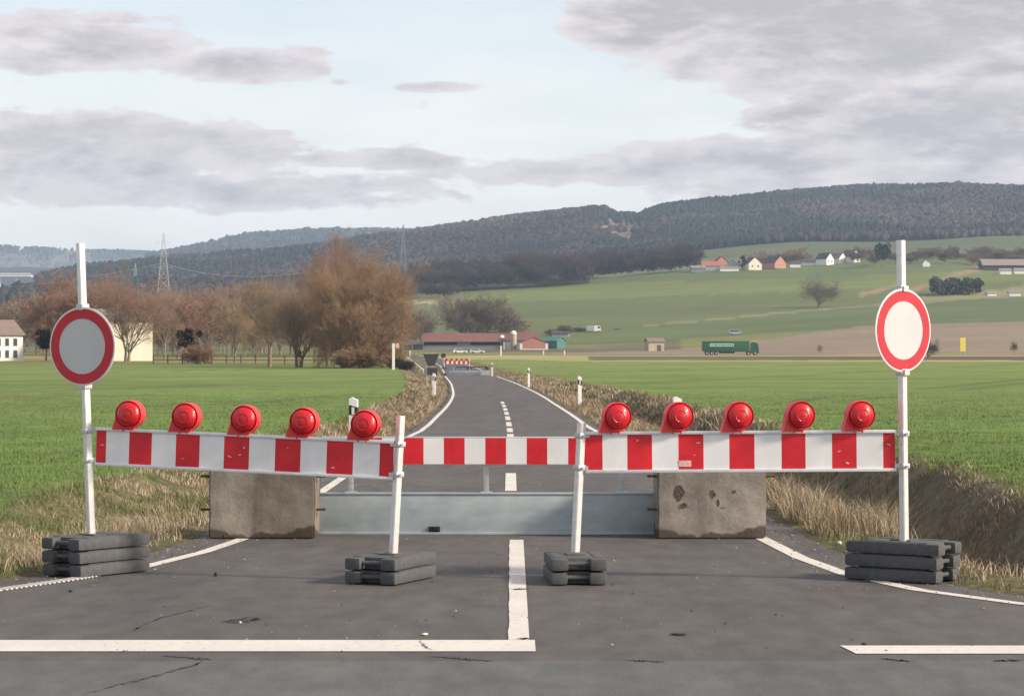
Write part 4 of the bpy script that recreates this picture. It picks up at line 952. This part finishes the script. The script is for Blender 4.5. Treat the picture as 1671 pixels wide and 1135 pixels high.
# the wood edge across the middle: too many stems to count
def wood(name, boxes, label, cols, seed, Hm=(13, 20), nt=None):
    r = np.random.default_rng(seed); tv, tf, cv, ct, Ht, wid, _ = proto('far'); _, _, cv2, ct2, _, _, _ = proto('far2')
    VV = []; TT = []; CCc = []; off = 0
    for (u0, u1, D0, D1, n, hs) in boxes:
        for k in range(n):
            u = r.uniform(u0, u1); D = r.uniform(D0, D1); x = XU(u, D); z = h1(x, D)-.5
            hh = r.uniform(*Hm)*hs/Ht; a = r.uniform(0, 6.28); w = hh*r.uniform(.8, 1.3)
            src, tt = (cv, ct) if r.random() < .5 else (cv2, ct2)
            c, s = math.cos(a), math.sin(a); P = src*np.array([w, w, hh]); P = np.stack([P[:, 0]*c-P[:, 1]*s+x, P[:, 0]*s+P[:, 1]*c+D, P[:, 2]+z], -1)
            VV.append(P); TT.append(tt+off); off += len(P); CCc.append(np.repeat(np.array(cols[r.integers(len(cols))])[None]*(.75+.5*r.random()), len(P), 0))
    return tag(npmesh(name, np.concatenate(VV), np.concatenate(TT), M['leaf'], np.concatenate(CCc)), label, 'wood', kind='stuff')
wood('wood_belt', [(655, 965, 1560, 1700, 75, 1.05), (965, 1130, 1610, 1760, 34, 1.1), (655, 760, 1500, 1580, 10, .6)], 'grey brown bare wood along the top of the green slope in the middle distance', [(.072, .056, .054), (.058, .048, .048), (.085, .066, .058)], 31)
# ---------------------------------------------------------------- forested hills: thousands of small trees
def forest(name, area, spacing, Hr, label, cols, seed, thin=None, sil=None):
    """area: list of (u0,u1,D0,D1); trees as eight-sided uneven cones/domes"""
    r = np.random.default_rng(seed); PX = []; PY = []
    for (u0, u1, D0, D1) in area:
        Dm = (D0+D1)/2; n = int((u1-u0)/F*Dm*(D1-D0)/spacing**2); u = r.uniform(u0, u1, n); D = np.sqrt(r.uniform(D0**2, D1**2, n)); PX.append((u-CX)/F*D); PY.append(D)
    X = np.concatenate(PX); Y = np.concatenate(PY); Z = H(X, Y); py = CY-(Z-HC)/Y*F; u = X/Y*F+CX
    k = ~((((u-1012)/36)**2+((py-377)/20)**2) < .2+1.6*vnoise(X, Y, 16, 77))
    k |= r.random(len(k)) < .03
    if thin is not None: k &= thin(u, Y)
    X, Y, Z, u = X[k], Y[k], Z[k], u[k]; n = len(X)
    dec = vnoise(X, Y, 120, seed) + .5*(vnoise(X, Y, 35, seed+2)-.5) > .5          # bare deciduous or conifer
    h = (Hr[0]+(Hr[1]-Hr[0])*r.random(n))*np.where(r.random(n) < .04, 1.15, 1.0)*.92; w = np.where(dec, h*.50, h*.33)*(.8+.5*r.random(n))
    m = 6; rings = np.array([[.75, .12], [1., .45], [.80, .80], [.30, 1.]]); rings_c = np.array([[.9, .10], [.95, .42], [.62, .75], [.12, 1.]])
    P = np.zeros((n, 4*m, 3)); a0 = r.random(n)*6.28
    for i in range(4):
        rr = np.where(dec, rings[i, 0], rings_c[i, 0])*w; hh = np.where(dec, rings[i, 1], rings_c[i, 1])*h
        for j in range(m):
            a = a0+6.283*(j+.5*(i % 2))/m; q = rr*(.7+.6*r.random(n)); P[:, i*m+j] = np.stack([X+q*np.cos(a), Y+q*np.sin(a), Z+hh*(.93+.14*r.random(n))], -1)
    fs = []
    for i in range(3):
        for j in range(m): fs.append((i*m+j, i*m+(j+1) % m, (i+1)*m+(j+1) % m, (i+1)*m+j))
    T = (np.arange(n)[:, None, None]*4*m+np.array(fs)[None]).reshape(-1, 4)
    cb = np.where(dec[:, None], np.array(cols[0])[None], np.array(cols[1])[None])*(.9+.2*r.random((n, 1)))*(.30+.9*vnoise(X, Y, 150, seed+5)+.5*vnoise(X, Y, 50, seed+6))[:, None]
    return tag(npmesh(name, P.reshape(-1, 3), T, M['leaf'], np.repeat(cb, 4*m, 0)), label, 'forest', kind='stuff')
FC = [(.052, .043, .040), (.022, .028, .024)]
forest('hill_forest', [(600, 1720, 2330, 3330)], 5.4, (6, 11), 'mixed bare and evergreen forest covering the long hill on the right', FC, 41)
forest('hill_forest', [(-40, 640, 1720, 3320)], 8.5, (7, 13), 'dark forest on the near ridge behind the left trees', FC, 42, thin=lambda u, Y: (u > 62) | (Y < 2100))
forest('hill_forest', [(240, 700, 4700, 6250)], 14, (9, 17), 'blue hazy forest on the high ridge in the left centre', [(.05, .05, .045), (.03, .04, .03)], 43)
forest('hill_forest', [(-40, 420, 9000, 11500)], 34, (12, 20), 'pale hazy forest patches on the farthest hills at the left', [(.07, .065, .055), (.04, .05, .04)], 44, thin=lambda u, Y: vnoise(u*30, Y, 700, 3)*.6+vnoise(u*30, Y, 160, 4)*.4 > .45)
# ---------------------------------------------------------------- buildings
WM = {k: mat('wall '+k, c, .85, .06, .6) for k, c in dict(cream=(.68, .62, .50), white=(.76, .75, .72), orange=(.46, .22, .15), brick=(.55, .24, .15), grey=(.34, .35, .35), bluegrey=(.20, .24, .25), beige=(.42, .35, .25), teal=(.05, .16, .13), dark=(.05, .055, .06), timber=(.10, .08, .06), yellow=(.82, .66, .06), green=(.015, .10, .045)).items()}
RM = {k: mat('roof '+k, c, .8, .12, .8) for k, c in dict(red=(.17, .075, .068), rust=(.33, .12, .085), grey=(.22, .21, .20), dark=(.055, .055, .06), brown=(.20, .15, .125), teal=(.05, .15, .12), mauve=(.25, .19, .185)).items()}
M['glass'] = mat('window glass', (.05, .06, .07), .15, .1, 3)
def house(name, px, D, w, d, eave, ridge, rz, wall, roof, label, cat, win=None, axis='x', group=None, over=.35, zb=None, door=None, chimney=False, rooft=.18):
    """w along local x (front, facing -y), d along y; ridge along 'x' or 'y'"""
    x, y, z = ground(px, D); z = z-.3 if zb is None else zb
    t = thing(name, (x, y, z), rz, label, cat, group)
    e = eave+.3; r = ridge+.3; mb = MB()
    if axis == 'y': mb.prism([(-w/2, 0), (w/2, 0), (w/2, e), (0, r), (-w/2, e)], -d/2, d/2)
    else:
        m2 = MB(); m2.prism([(-d/2, 0), (d/2, 0), (d/2, e), (0, r), (-d/2, e)], -w/2, w/2); mb.add([(v[1], v[0], v[2]) for v in m2.v], m2.f)
    mb.build('wall', WM[wall], t)
    mb = MB(); hw = (w if axis == 'y' else d)/2; ln = (d if axis == 'y' else w)/2+over; s = (r-e)/hw; o = over
    prof = [(-hw-o, e-s*o+.03), (0, r+.03), (hw+o, e-s*o+.03), (hw+o, e-s*o+.03+rooft), (0, r+.05+rooft), (-hw-o, e-s*o+.03+rooft)]
    if axis == 'y': mb.prism(prof, -ln, ln)
    else:
        m2 = MB(); m2.prism(prof, -ln, ln); mb.add([(v[1], v[0], v[2]) for v in m2.v], m2.f)
    ro = mb.build('roof', RM[roof], t)
    if chimney:
        mb = MB(); mb.box((w*.12, 0, r+.4), (.6, .6, 1.4)); mb.build('chimney', WM['brick'], ro)
    for (wx, wz, ww, wh) in (win or []):
        mb = MB(); mb.box((wx, -d/2-.03, wz+.3), (ww, .08, wh)); f = mb.build('window', WM['white'] if wall not in ('white', 'cream') else WM['grey'], t)
        mb = MB(); mb.box((wx, -d/2-.075, wz+.3), (ww*.8, .03, wh*.84)); mb.build('pane', M['glass'], f)
    if door:
        mb = MB(); mb.box((door[0], -d/2-.04, .3+door[2]/2), (door[1], .08, door[2])); mb.build('door', WM[door[3] if len(door) > 3 else 'timber'], t)
    return t
# cream building behind the left sign and the house at the left frame edge
house('cream_building', 181, 394, 10.4, 12, 6.4, 8.1, R(24), 'cream', 'grey', 'plain cream building with low grey roof behind the left round sign', 'building', axis='x', over=.3, chimney=True)
house('white_house', -33, 395, 11, 9, 4.2, 6.4, R(34), 'white', 'brown', 'white house with two rows of windows and brown roof at the left edge', 'house', win=[(-4.2+q*1.4, zq, .7, 1.3) for q in range(7) for zq in (3.0, 1.1)], axis='x')
# the farm
house('red_roofed_barn', 757, 925, 30, 12, 3.1, 5.9, R(0), 'bluegrey', 'red', 'long low barn with red roof and open dark front at the end of the road', 'barn', axis='x', over=.9)
t = [o for o in bpy.data.objects if o.name == 'red_roofed_barn'][0]
for (cx_, ww) in ((-9, 13), (8.2, 11)):
    mb = MB(); mb.box((cx_, -6.05, 2.55), (ww, .12, 1.25)); mb.build('opening', M['black'], t)
house('red_roofed_barn', 822, 945, 26, 11, 3.1, 6.0, R(0), 'bluegrey', 'red', 'second red roofed barn reaching behind the silo to the brick shed', 'barn', axis='x')
house('dark_shed', 672, 915, 8.5, 6, 2.0, 2.8, 0, 'dark', 'dark', 'low dark shed between the huge tree and the red roofed barn', 'shed')
house('brick_shed', 871, 915, 10.6, 9, 2.5, 4.6, 0, 'orange', 'brown', 'orange brick shed with broad gable and pale corners beside the silo', 'shed', axis='y', over=.2)
t = [o for o in bpy.data.objects if o.name == 'brick_shed'][0]
mb = MB(); mb.box((-4.75, -4.53, 1.3), (1.0, .08, 2.5)); mb.box((4.75, -4.53, 1.3), (1.0, .08, 2.5)); mb.box((0, -4.53, .42), (8.4, .07, .35)); mb.build('pale_corner', WM['white'], t)
house('teal_shed', 903, 935, 6.5, 8, 2.8, 4.3, R(-25), 'teal', 'teal', 'teal green shed right behind the orange brick shed', 'shed', axis='x')
def silo(px, D, r, h, label, dome):
    x, y, z = ground(px, D); t = thing('silo', (x, y, z), 0, label, 'silo')
    mb = MB(); mb.lathe([(r, -.3), (r, h-dome)], n=16); mb.build('cylinder', WM['beige'], t, smooth=True)
    mb = MB(); mb.lathe([(r*1.04, h-dome), (r*.9, h-dome*.5), (r*.5, h-dome*.1), (.05, h)], n=16); mb.build('cap', WM['white'], t, smooth=True)
silo(838, 918, 1.15, 7.1, 'tall pale silo with white domed top beside the brick shed', 1.3)
silo(819, 922, .95, 5.4, 'shorter silo with white top left of the tall silo', 1.0)
house('field_shed', 1068, 850, 5.6, 5, 3.2, 4.3, R(12), 'beige', 'brown', 'beige wooden shed standing alone on the edge of the ploughed field', 'shed', axis='x', door=(1, 1.4, 2.1))
house('small_barn', 915, 1050, 7.2, 4, 1.4, 2.2, R(-5), 'grey', 'dark', 'low pale roofed shelter behind the teal green shed', 'shelter')
# village on the hillside
VG = 'houses on the hillside'
V_ = [(1139, 1590, 9, 8, 2.6, 4.0, 0, 'bluegrey', 'grey', 'x', 'low blue grey outbuilding at the left end of the village'),
      (1160, 1600, 12, 8, 3.0, 5.8, 0, 'grey', 'rust', 'x', 'grey house with rust red roof left of the red gabled house'),
      (1176, 1612, 9, 8, 4.4, 8.4, R(10), 'orange', 'red', 'y', 'house with red gable and white upper front at the left of the village'),
      (1197, 1596, 8, 8, 3.2, 6.6, R(-10), 'grey', 'grey', 'y', 'small grey gabled house left of the cream gabled house'),
      (1190, 1585, 12, 6, 1.8, 2.6, 0, 'white', 'grey', 'x', 'low white annex in front of the small grey gabled house'),
      (1228, 1590, 9, 9, 4.2, 8.2, R(18), 'cream', 'dark', 'y', 'cream gabled house in the middle of the village'),
      (1264, 1600, 9, 13, 3.6, 8.0, R(30), 'orange', 'dark', 'y', 'orange red gabled house with dark roof on the hillside'),
      (1297, 1605, 7, 6, 2.2, 3.6, 0, 'white', 'dark', 'x', 'low white house right of the orange red gabled house'),
      (1318, 1640, 9, 6, 2.2, 3.8, 0, 'grey', 'dark', 'x', 'low grey house with dark roof in the gap between orange and white houses'),
      (1346, 1620, 7, 10, 4.0, 7.8, R(38), 'white', 'dark', 'y', 'bright white gabled house, leftmost of the three white ones'),
      (1367, 1640, 7, 10, 3.4, 7.0, R(36), 'white', 'brown', 'y', 'middle one of the three white gabled houses'),
      (1388, 1640, 8, 10, 4.0, 8.2, R(38), 'white', 'dark', 'y', 'rightmost of the three white gabled houses'),
      (1511, 1560, 4.5, 5, 2.6, 4.4, 0, 'white', 'dark', 'y', 'tiny white house right of the right sign post top'),
      (1640, 1500, 7, 5, 2.2, 3.2, 0, 'white', 'grey', 'x', 'low white shed below the long dark barn at right'),
      (1662, 1510, 6, 5, 2.0, 3.2, 0, 'white', 'grey', 'x', 'low white shed at the right frame edge below the long barn'),
      (1655, 1330, 6, 5, 1.8, 2.6, 0, 'white', 'grey', 'x', 'small white hut in the lower hedge at the right edge'),
      (1617, 1335, 5, 4, 1.2, 1.9, R(8), 'white', 'grey', 'x', 'tiny low white hut left of the one at the right edge')]
for (px, D, w, d, e, r, rz, wa, ro, ax, lb) in V_:
    house('village_house' if e > 2.7 else 'outbuilding', px, D, w, d, e, r, rz, wa, ro, lb, 'house' if e > 2.7 else 'outbuilding', win=[(-w*.22, e*.55, 1.0, 1.2), (w*.22, e*.55, 1.0, 1.2)] if e > 3 else None, axis=ax, group=VG, chimney=e > 3.9)
house('long_barn', 1650, 1540, 38, 16, 3.2, 7.0, 0, 'dark', 'mauve', 'long dark barn with mauve roof on the hillside at the right edge', 'barn', axis='x', over=.6)
# ---------------------------------------------------------------- vehicles
M['tyre'] = mat('tyre', (.02, .02, .02), .9); M['hub'] = mat('wheel rim', (.45, .45, .46), .4, metal=.6)
def wheel(t, x, y, r, w):
    mb = MB(); mb.tube((x, y-w/2, r), (x, y+w/2, r), r, n=18); o = mb.build('wheel', M['tyre'], t, smooth=True)
    mb = MB(); mb.tube((x, y-w/2-.02, r), (x, y+w/2+.02, r), r*.55, n=12); mb.build('rim', M['hub'], o)
def car(px, D, rz, label, paintc=(.75, .76, .78), L_=4.4, group=None, van=False):
    x, y, z = ground(px, D); t = thing('van' if van else 'car', (x, y, z+.05), rz, label, 'van' if van else 'car', group); m = mat('car paint', paintc, .3, .03, 1)
    h = 2.1 if van else 1.45; L2 = L_/2
    body = [(-L2, .35), (-L2, .85), (-L2+.1, 1.0), (L2-.1, .85), (L2, .7), (L2, .35)]
    if van: body = [(-L2, .35), (-L2, 1.15), (L2-.9, 1.15), (L2-.1, 1.0), (L2, .8), (L2, .35)]
    mb = MB(); mb.prism(body, -.85, .85); mb.build('body', m, t)
    cab = [(-L2+.15, .95), (-L2+.6, h), (L2-2.0, h), (L2-1.15, .9)] if not van else [(-L2+.02, 1.1), (-L2+.15, h), (L2-1.7, h), (L2-.95, 1.1)]
    mb = MB(); mb.prism(cab, -.78, .78); cb = mb.build('cabin', m, t)
    g = [(p[0]*.93, .98+(p[1]-.98)*.82) for p in cab]; mb = MB(); mb.prism(g, -.80, .80); mb.build('side_window', M['glass'], cb)
    for sx in (-L2+.8, L2-.85):
        for sy in (-.8, .8): wheel(t, sx, sy, .33, .2)
    for sy in (-.6, .6): mb = MB(); mb.box((L2, sy, .68), (.06, .3, .16)); mb.build('headlight', M['reflect'], t)
    return t
car(751, 760, R(5), 'white car, left one of the two before the red roofed barn'); car(779, 764, R(-4), 'white car, right one of the two before the red roofed barn')
car(1200, 1010, R(4), 'silver blue van parked on the edge of the ploughed field above the lorry', (.32, .37, .42), 5.0, van=True)
def boxvan(px, D):
    x, y, z = ground(px, D); t = thing('box_van', (x, y, z), 0, 'white and grey box van parked on the slope right of the farm', 'box van')
    mb = MB(); mb.box((-1.6, 0, 1.75), (3.4, 2.2, 2.4), bev=.05); mb.build('box', WM['grey'], t)
    mb = MB(); mb.prism([(.15, .5), (.15, 2.9), (2.6, 2.9), (3.1, 1.6), (3.2, .6)], -1.05, 1.05); cb = mb.build('cab', WM['white'], t)
    mb = MB(); mb.prism([(1.7, 1.7), (1.7, 2.6), (2.5, 2.6), (2.9, 1.7)], -1.08, 1.08); mb.build('side_window', M['glass'], cb)
    for sx in (-2.3, 2.2):
        for sy in (-1, 1): wheel(t, sx, sy, .4, .25)
boxvan(969, 1075)
def lorry(px, D):
    x, y, z = ground(px, D); z = float(zroad(D))+.05; t = thing('lorry', (x, y, z), 0, 'green articulated lorry with pale lettering panel driving along the main road', 'lorry')
    g = mat('green tarpaulin', (.012, .105, .050), .5, .08, 1, stretch=(3, 1, .3)); gd = mat('green cab', (.012, .085, .045), .3, .05, 1)
    x0, x1 = -7.9, 5.5
    mb = MB(); mb.box(((x0+x1)/2, 0, 2.55), (x1-x0, 2.5, 2.75), bev=.04); tr = mb.build('trailer', g, t, smooth=True)
    mb = MB()
    for k in range(14): mb.box((x0+.5+k*.97, -1.262, 2.55), (.05, .02, 2.6))
    mb.box(((x0+x1)/2, -1.265, 3.9), (x1-x0, .03, .1)); mb.box(((x0+x1)/2, -1.265, 1.2), (x1-x0, .03, .12)); mb.build('frame', gd, tr)
    mb = MB(); mb.box((-2.4, -1.285, 2.85), (6.8, .02, .85)); pn = mb.build('lettering_panel', mat('pale panel', (.42, .60, .50), .6, .05, 2), tr)
    mb = MB(); r = random.Random(4); xx = -5.5
    while xx < .7:
        ww = r.uniform(.2, .42); mb.box((xx+ww/2, -1.299, 2.85), (ww, .01, r.uniform(.3, .5))); xx += ww+.14
    mb.build('lettering', g, pn)
    mb = MB(); mb.prism([(5.9, .5), (5.9, 3.3), (6.3, 3.75), (7.7, 3.55), (8.1, 2.3), (8.2, .5)], -1.22, 1.22); cb = mb.build('cab', gd, t)
    mb = MB(); mb.prism([(6.9, 1.9), (6.9, 2.9), (7.75, 2.9), (8.0, 1.9)], -1.25, 1.25); mb.build('side_window', M['glass'], cb)
    mb = MB(); mb.box((7.9, 0, 2.5), (.32, 2.1, .9), rot=Matrix.Rotation(-.2, 3, 'Y')); mb.build('windscreen', M['glass'], cb)
    mb = MB(); mb.box((6.9, 0, 3.72), (1.0, 1.6, .5), bev=.1); mb.build('roof_light_bar', mat('pale green', (.35, .5, .2), .5), cb)
    mb = MB(); mb.box((-.5, 0, 1.0), (14, .9, .22)); mb.box((-1.0, -1.15, .75), (4.5, .08, .5)); mb.build('chassis', M['black'], t)
    for sx in (-6.6, -5.3, -4.0, 5.2, 7.1):
        for sy in (-1.05, 1.05): wheel(t, sx, sy, .5, .32)
lorry(1191, 699)
# ---------------------------------------------------------------- far signs, rails, markers, second closure
def panel_post(px, D, pts, label, cat, name, m, posth, back=True, extra=None, posts=((0,),)):
    x, y, z = ground(px, D); t = thing(name, (x, y, z), 0, label, cat)
    for (pxo,) in posts: mb = MB(); mb.tube((pxo, .04, -.1), (pxo, .04, posth), .03, n=8); mb.build('post', M['galv'], t)
    mb = MB(); mb.prism(pts, -.012, .012); mb.build('sign', m, t)
    if extra: mb = MB(); mb.prism(extra, -.012, .012); mb.build('plate', m, t)
    return t
M['signback'] = mat('dark sign back', (.045, .05, .052), .6, .1, 3)
z0 = float(zroad(136)); zz = lambda py: ZP(py, 136)-z0
xx = lambda px: XU(px, 136)-XU(703, 136)
panel_post(703, 136, [(xx(690), zz(571)), (xx(717), zz(571)), (xx(709), zz(590)), (xx(698), zz(590))], 'dark back of a traffic sign tapering downward beside the far road closure', 'traffic sign', 'traffic_sign', M['signback'], zz(569), extra=[(xx(697), zz(593.5)), (xx(714), zz(593.5)), (xx(714), zz(605.5)), (xx(697), zz(605.5))], posts=((0.06,), (-.22,)))
x, y, z = ground(723.5, 300); t = thing('round_sign', (x, y, z), 0, 'dark round sign back beyond the far road closure', 'traffic sign')
mb = MB(); mb.tube((0, .05, 0), (0, .05, 1.5), .03); mb.build('post', M['galv'], t); mb = MB(); mb.tube((0, -.01, 1.12), (0, .012, 1.12), .32, n=24); mb.build('sign', M['signback'], t)
# far striped barrier with lamps
D = 240; x0, x1 = XU(725, D), XU(766, D); zb = float(zroad(D)); t = thing('far_barrier', ((x0+x1)/2, D, zb), 0, 'small distant striped barrier with red lamps across the far road', 'barrier'); w = x1-x0
bo = striped(t, w, .3, .012, [w*i/11 for i in range(12)]); bo.location = (-w/2, 0, .50)
for sx in (-1, 1): mb = MB(); mb.tube((sx*w/2, 0, 0), (sx*w/2, 0, 1.15), .03); mb.build('post', M['post'], t); mb = MB(); mb.box((sx*w/2, 0, .1), (.5, .8, .2), bev=.02); mb.build('foot', M['rubber'], t)
for i in range(5): lamp_parts(t, -w/2+.25+i*(w-.5)/4, .81, R(10), 0).scale = (1.2, 1.2, 1.2)
g2 = gate(187, XU(733, 187), XU(800, 187), 'distant low grey gate lying across the far end of the road')
mb = MB(); mb.box((.15, -.3, .62), (2.4, .06, .07)); mb.box((1.3, -.3, .5), (.3, .2, .18)); mb.build('dark_bar', M['signback'], g2)
mb = MB(); mb.box((-1.9, 0, .08), (.3, .3, .16), bev=.03); mb.build('foot', M['rubber'], g2)
# white rail along the far bend
p0 = Vector((XU(691, 221), 221, ZP(604, 221))); p1 = Vector((XU(664, 340), 340, ZP(582.5, 340)))
t = thing('guard_rail', (p0.x, p0.y, h1(p0.x, p0.y)), 0, 'long thin red and white rail running away along the left side of the far bend', 'rail')
mb = MB(); d = p1-p0; mb.box(tuple((p0+p1)/2-Vector(t.location)), (.10, d.length, .16), rot=d.to_track_quat('Y', 'Z').to_matrix()); mb.build('rail', M['plasticw'], t)
for k in range(7):
    q = p0.lerp(p1, k/6)-Vector(t.location); mb = MB(); mb.tube((q.x, q.y, q.z-.6), (q.x, q.y, q.z), .04); mb.build('post', M['galv'], t)
mb = MB()
for k in range(12): q = p0.lerp(p1, (k+.5)/12)-Vector(t.location); mb.box(tuple(q), (.108, d.length/24, .168), rot=d.to_track_quat('Y', 'Z').to_matrix())
mb.build('red_stripe', M['scuff'], t)
x, y, z = ground(642, 233); t = thing('marker_post', (x, y, z), 0, 'tall thick white marker post at the right foot of the huge tree', 'post'); mb = MB(); mb.box((0, 0, 1.25), (.26, .12, 2.5), bev=.02); mb.build('post_body', M['plasticw'], t); mb = MB(); mb.box((.38, .0, 2.3), (.3, .05, .45)); mb.box((.15, 0, 2.3), (.25, .03, .05)); mb.build('small_plate', M['scuff'], t)
for px, D, h, lb in [(817.5, 640, 2.6, 'white marker post standing before the red roofed barn near the silo'), (887, 690, 1.3, 'short pale marker post before the orange brick shed'), (921, 690, 1.4, 'short pale marker post right of the brick shed by the main road'), (669, 560, 1.5, 'thin pale marker post behind the far bend')]:
    x, y, z = ground(px, D); t = thing('marker_post', (x, y, z), 0, lb, 'post'); mb = MB(); mb.box((0, 0, h/2), (.4 if h > 2 else .3, .15, h), bev=.03); mb.build('post_body', M['plasticw'], t); mb = MB(); mb.box((0, 0, h*.55), (.42 if h > 2 else .32, .17, h*.12)); mb.build('band', WM['yellow'], t)
x, y, z = ground(1571, 700); z -= .2; t = thing('town_sign', (x, y, z), R(0), 'yellow upright sign beside the main road at the far right', 'sign')
for sx in (-.75, .75): mb = MB(); mb.tube((sx, .1, 0), (sx, .1, 5.6 if sx > 0 else 4.8), .07); mb.build('post', M['galv'], t)
mb = MB(); mb.box((0, 0, 3.2), (1.4, .06, 3.9), bev=.02); mb.build('panel', WM['yellow'], t)
# post and rail fence behind the left field
t = thing('field_fence', (XU(250, 318), 318, h1(XU(250, 318), 318)), 0, 'low dark wooden post and rail fence behind the left field', 'fence'); X0, X1 = 0, XU(560, 318)-XU(250, 318)
for i in range(14): mb = MB(); x = X1*i/13; mb.box((x, 0, .55), (.14, .14, 1.3)); mb.build('post', WM['timber'], t)
for zq in (.95, .55): mb = MB(); mb.box((X1/2, -.09, zq), (X1, .05, .12)); mb.build('rail', WM['timber'], t)
# ---------------------------------------------------------------- pylons, cables, viaduct
M['lattice'] = mat('pylon steel', (.42, .45, .44), .6, .05, 1); M['lattice2'] = mat('far pylon steel', (.2, .21, .22), .6, .05, 1)
def pylon(px, D, ytop, hgt, label, m, arms=((.80, .20), (.50, .13)), s=1.0, bw=.075):
    x = XU(px, D); zt = ZP(ytop, D); z = zt-hgt; t = thing('pylon', (x, D, z), R(12), label, 'pylon', 'electricity pylons'); mb = MB(); W0 = hgt*bw; r = .22*s
    def wd(f): return W0*(1-f)**1.1+.9*(1-f)+.35*f if f < 1 else .2
    lv = [0, .18, .34, .48, .60, .70, .80, .88, .94, 1.]
    for a, b in zip(lv[:-1], lv[1:]):
        wa, wb = wd(a)/1, wd(b)/1
        ca = [Vector((sx*wa, sy*wa, a*hgt)) for sx, sy in ((-1, -1), (1, -1), (1, 1), (-1, 1))]; cb = [Vector((sx*wb, sy*wb, b*hgt)) for sx, sy in ((-1, -1), (1, -1), (1, 1), (-1, 1))]
        for k in range(4):
            mb.tube(ca[k], cb[k], r, n=4); mb.tube(ca[k], cb[(k+1) % 4], r*.6, n=4); mb.tube(ca[(k+1) % 4], cb[k], r*.6, n=4); mb.tube(cb[k], cb[(k+1) % 4], r*.6, n=4)
    mb.build('tower', m, t)
    for f, l in arms:
        mb = MB()
        for sx in (-1, 1):
            mb.tube((0, 0, f*hgt+hgt*.025), (sx*l*hgt, 0, f*hgt), r*.8, n=4); mb.tube((0, 0, f*hgt-hgt*.005), (sx*l*hgt, 0, f*hgt), r*.8, n=4)
            mb.tube((sx*l*hgt*.95, 0, f*hgt), (sx*l*hgt*.95, 0, f*hgt-2), r*.5, n=4)
        mb.build('cross_arm', m, t)
    return t
pylon(267, 1500, 380, 42, 'pale lattice pylon standing behind the bare trees, nearest of the pylons', M['lattice'], arms=((.86, .115), (.50, .13)), s=.45, bw=.08)
pylon(658, 2250, 366, 45, 'faint dark lattice pylon against the forested hill right of the huge tree', M['lattice2'], arms=((.84, .09), (.66, .12)), s=.65, bw=.05)
pylon(221, 2600, 430, 40, 'faint distant pylon between the reddish tree and the nearest pylon', M['lattice'], arms=((.84, .09), (.6, .11)), s=.7)
def cable(p0, p1, sag, lb):
    mb = MB(); n = 24; pts = [p0.lerp(p1, i/n)-Vector((0, 0, sag*4*(i/n)*(1-i/n))) for i in range(n+1)]
    for i in range(n): mb.tube(pts[i], pts[i+1], .13, n=4, cap=False)
    tag(mb.build('power_line', M['lattice']), lb, 'power line', 'power lines of the nearest pylon')
cable(Vector(W(267, 429, 1500)), Vector(W(640, 412, 1000)), 9, 'upper power line running right from the nearest pylon'); cable(Vector(W(267, 429, 1500)), Vector(W(-120, 470, 2300)), 6, 'power line running left from the nearest pylon')
D = 3600; t = thing('viaduct', (XU(-30, D), D, ZP(480, D)), 0, 'white road viaduct on tall piers at the far left below the pale hills', 'bridge'); zo = ZP(480, D); xo = XU(-30, D)
mb = MB(); xa, xb = XU(-260, D)-xo, XU(52, D)-xo; mb.box(((xa+xb)/2, 0, ZP(450, D)-zo), (xb-xa, 14, 2.4)); mb.box(((xa+xb)/2, -7.2, ZP(446.5, D)-zo), (xb-xa, .4, 1.6)); mb.build('deck', WM['white'], t)
for px in (-200, -150, -100, -50, -1, 28):
    mb = MB(); mb.box((XU(px, D)-xo, 0, (ZP(452, D)-zo)/2-14), (3.4, 7, ZP(452, D)-zo+28)); mb.build('pier', WM['white'], t)
# ---------------------------------------------------------------- air
me_ = MB(); me_.box((0, 6450, 150), (19000, 13400, 312)); hz = me_.build('haze', M['white']); hz.data.materials.clear()
hm = bpy.data.materials.new('haze air'); hm.use_nodes = True; nt = hm.node_tree; nt.nodes.clear()
o_ = nt.nodes.new('ShaderNodeOutputMaterial'); v_ = nt.nodes.new('ShaderNodeVolumePrincipled'); v_.inputs['Color'].default_value = (.58, .75, .98, 1); v_.inputs['Density'].default_value = 1.05e-4; v_.inputs['Anisotropy'].default_value = .1
nt.links.new(v_.outputs[0], o_.inputs['Volume']); hz.data.materials.append(hm); hz.display_type = 'WIRE'
tag(hz, 'thin bluish haze over the distant hills', 'haze', kind='stuff')
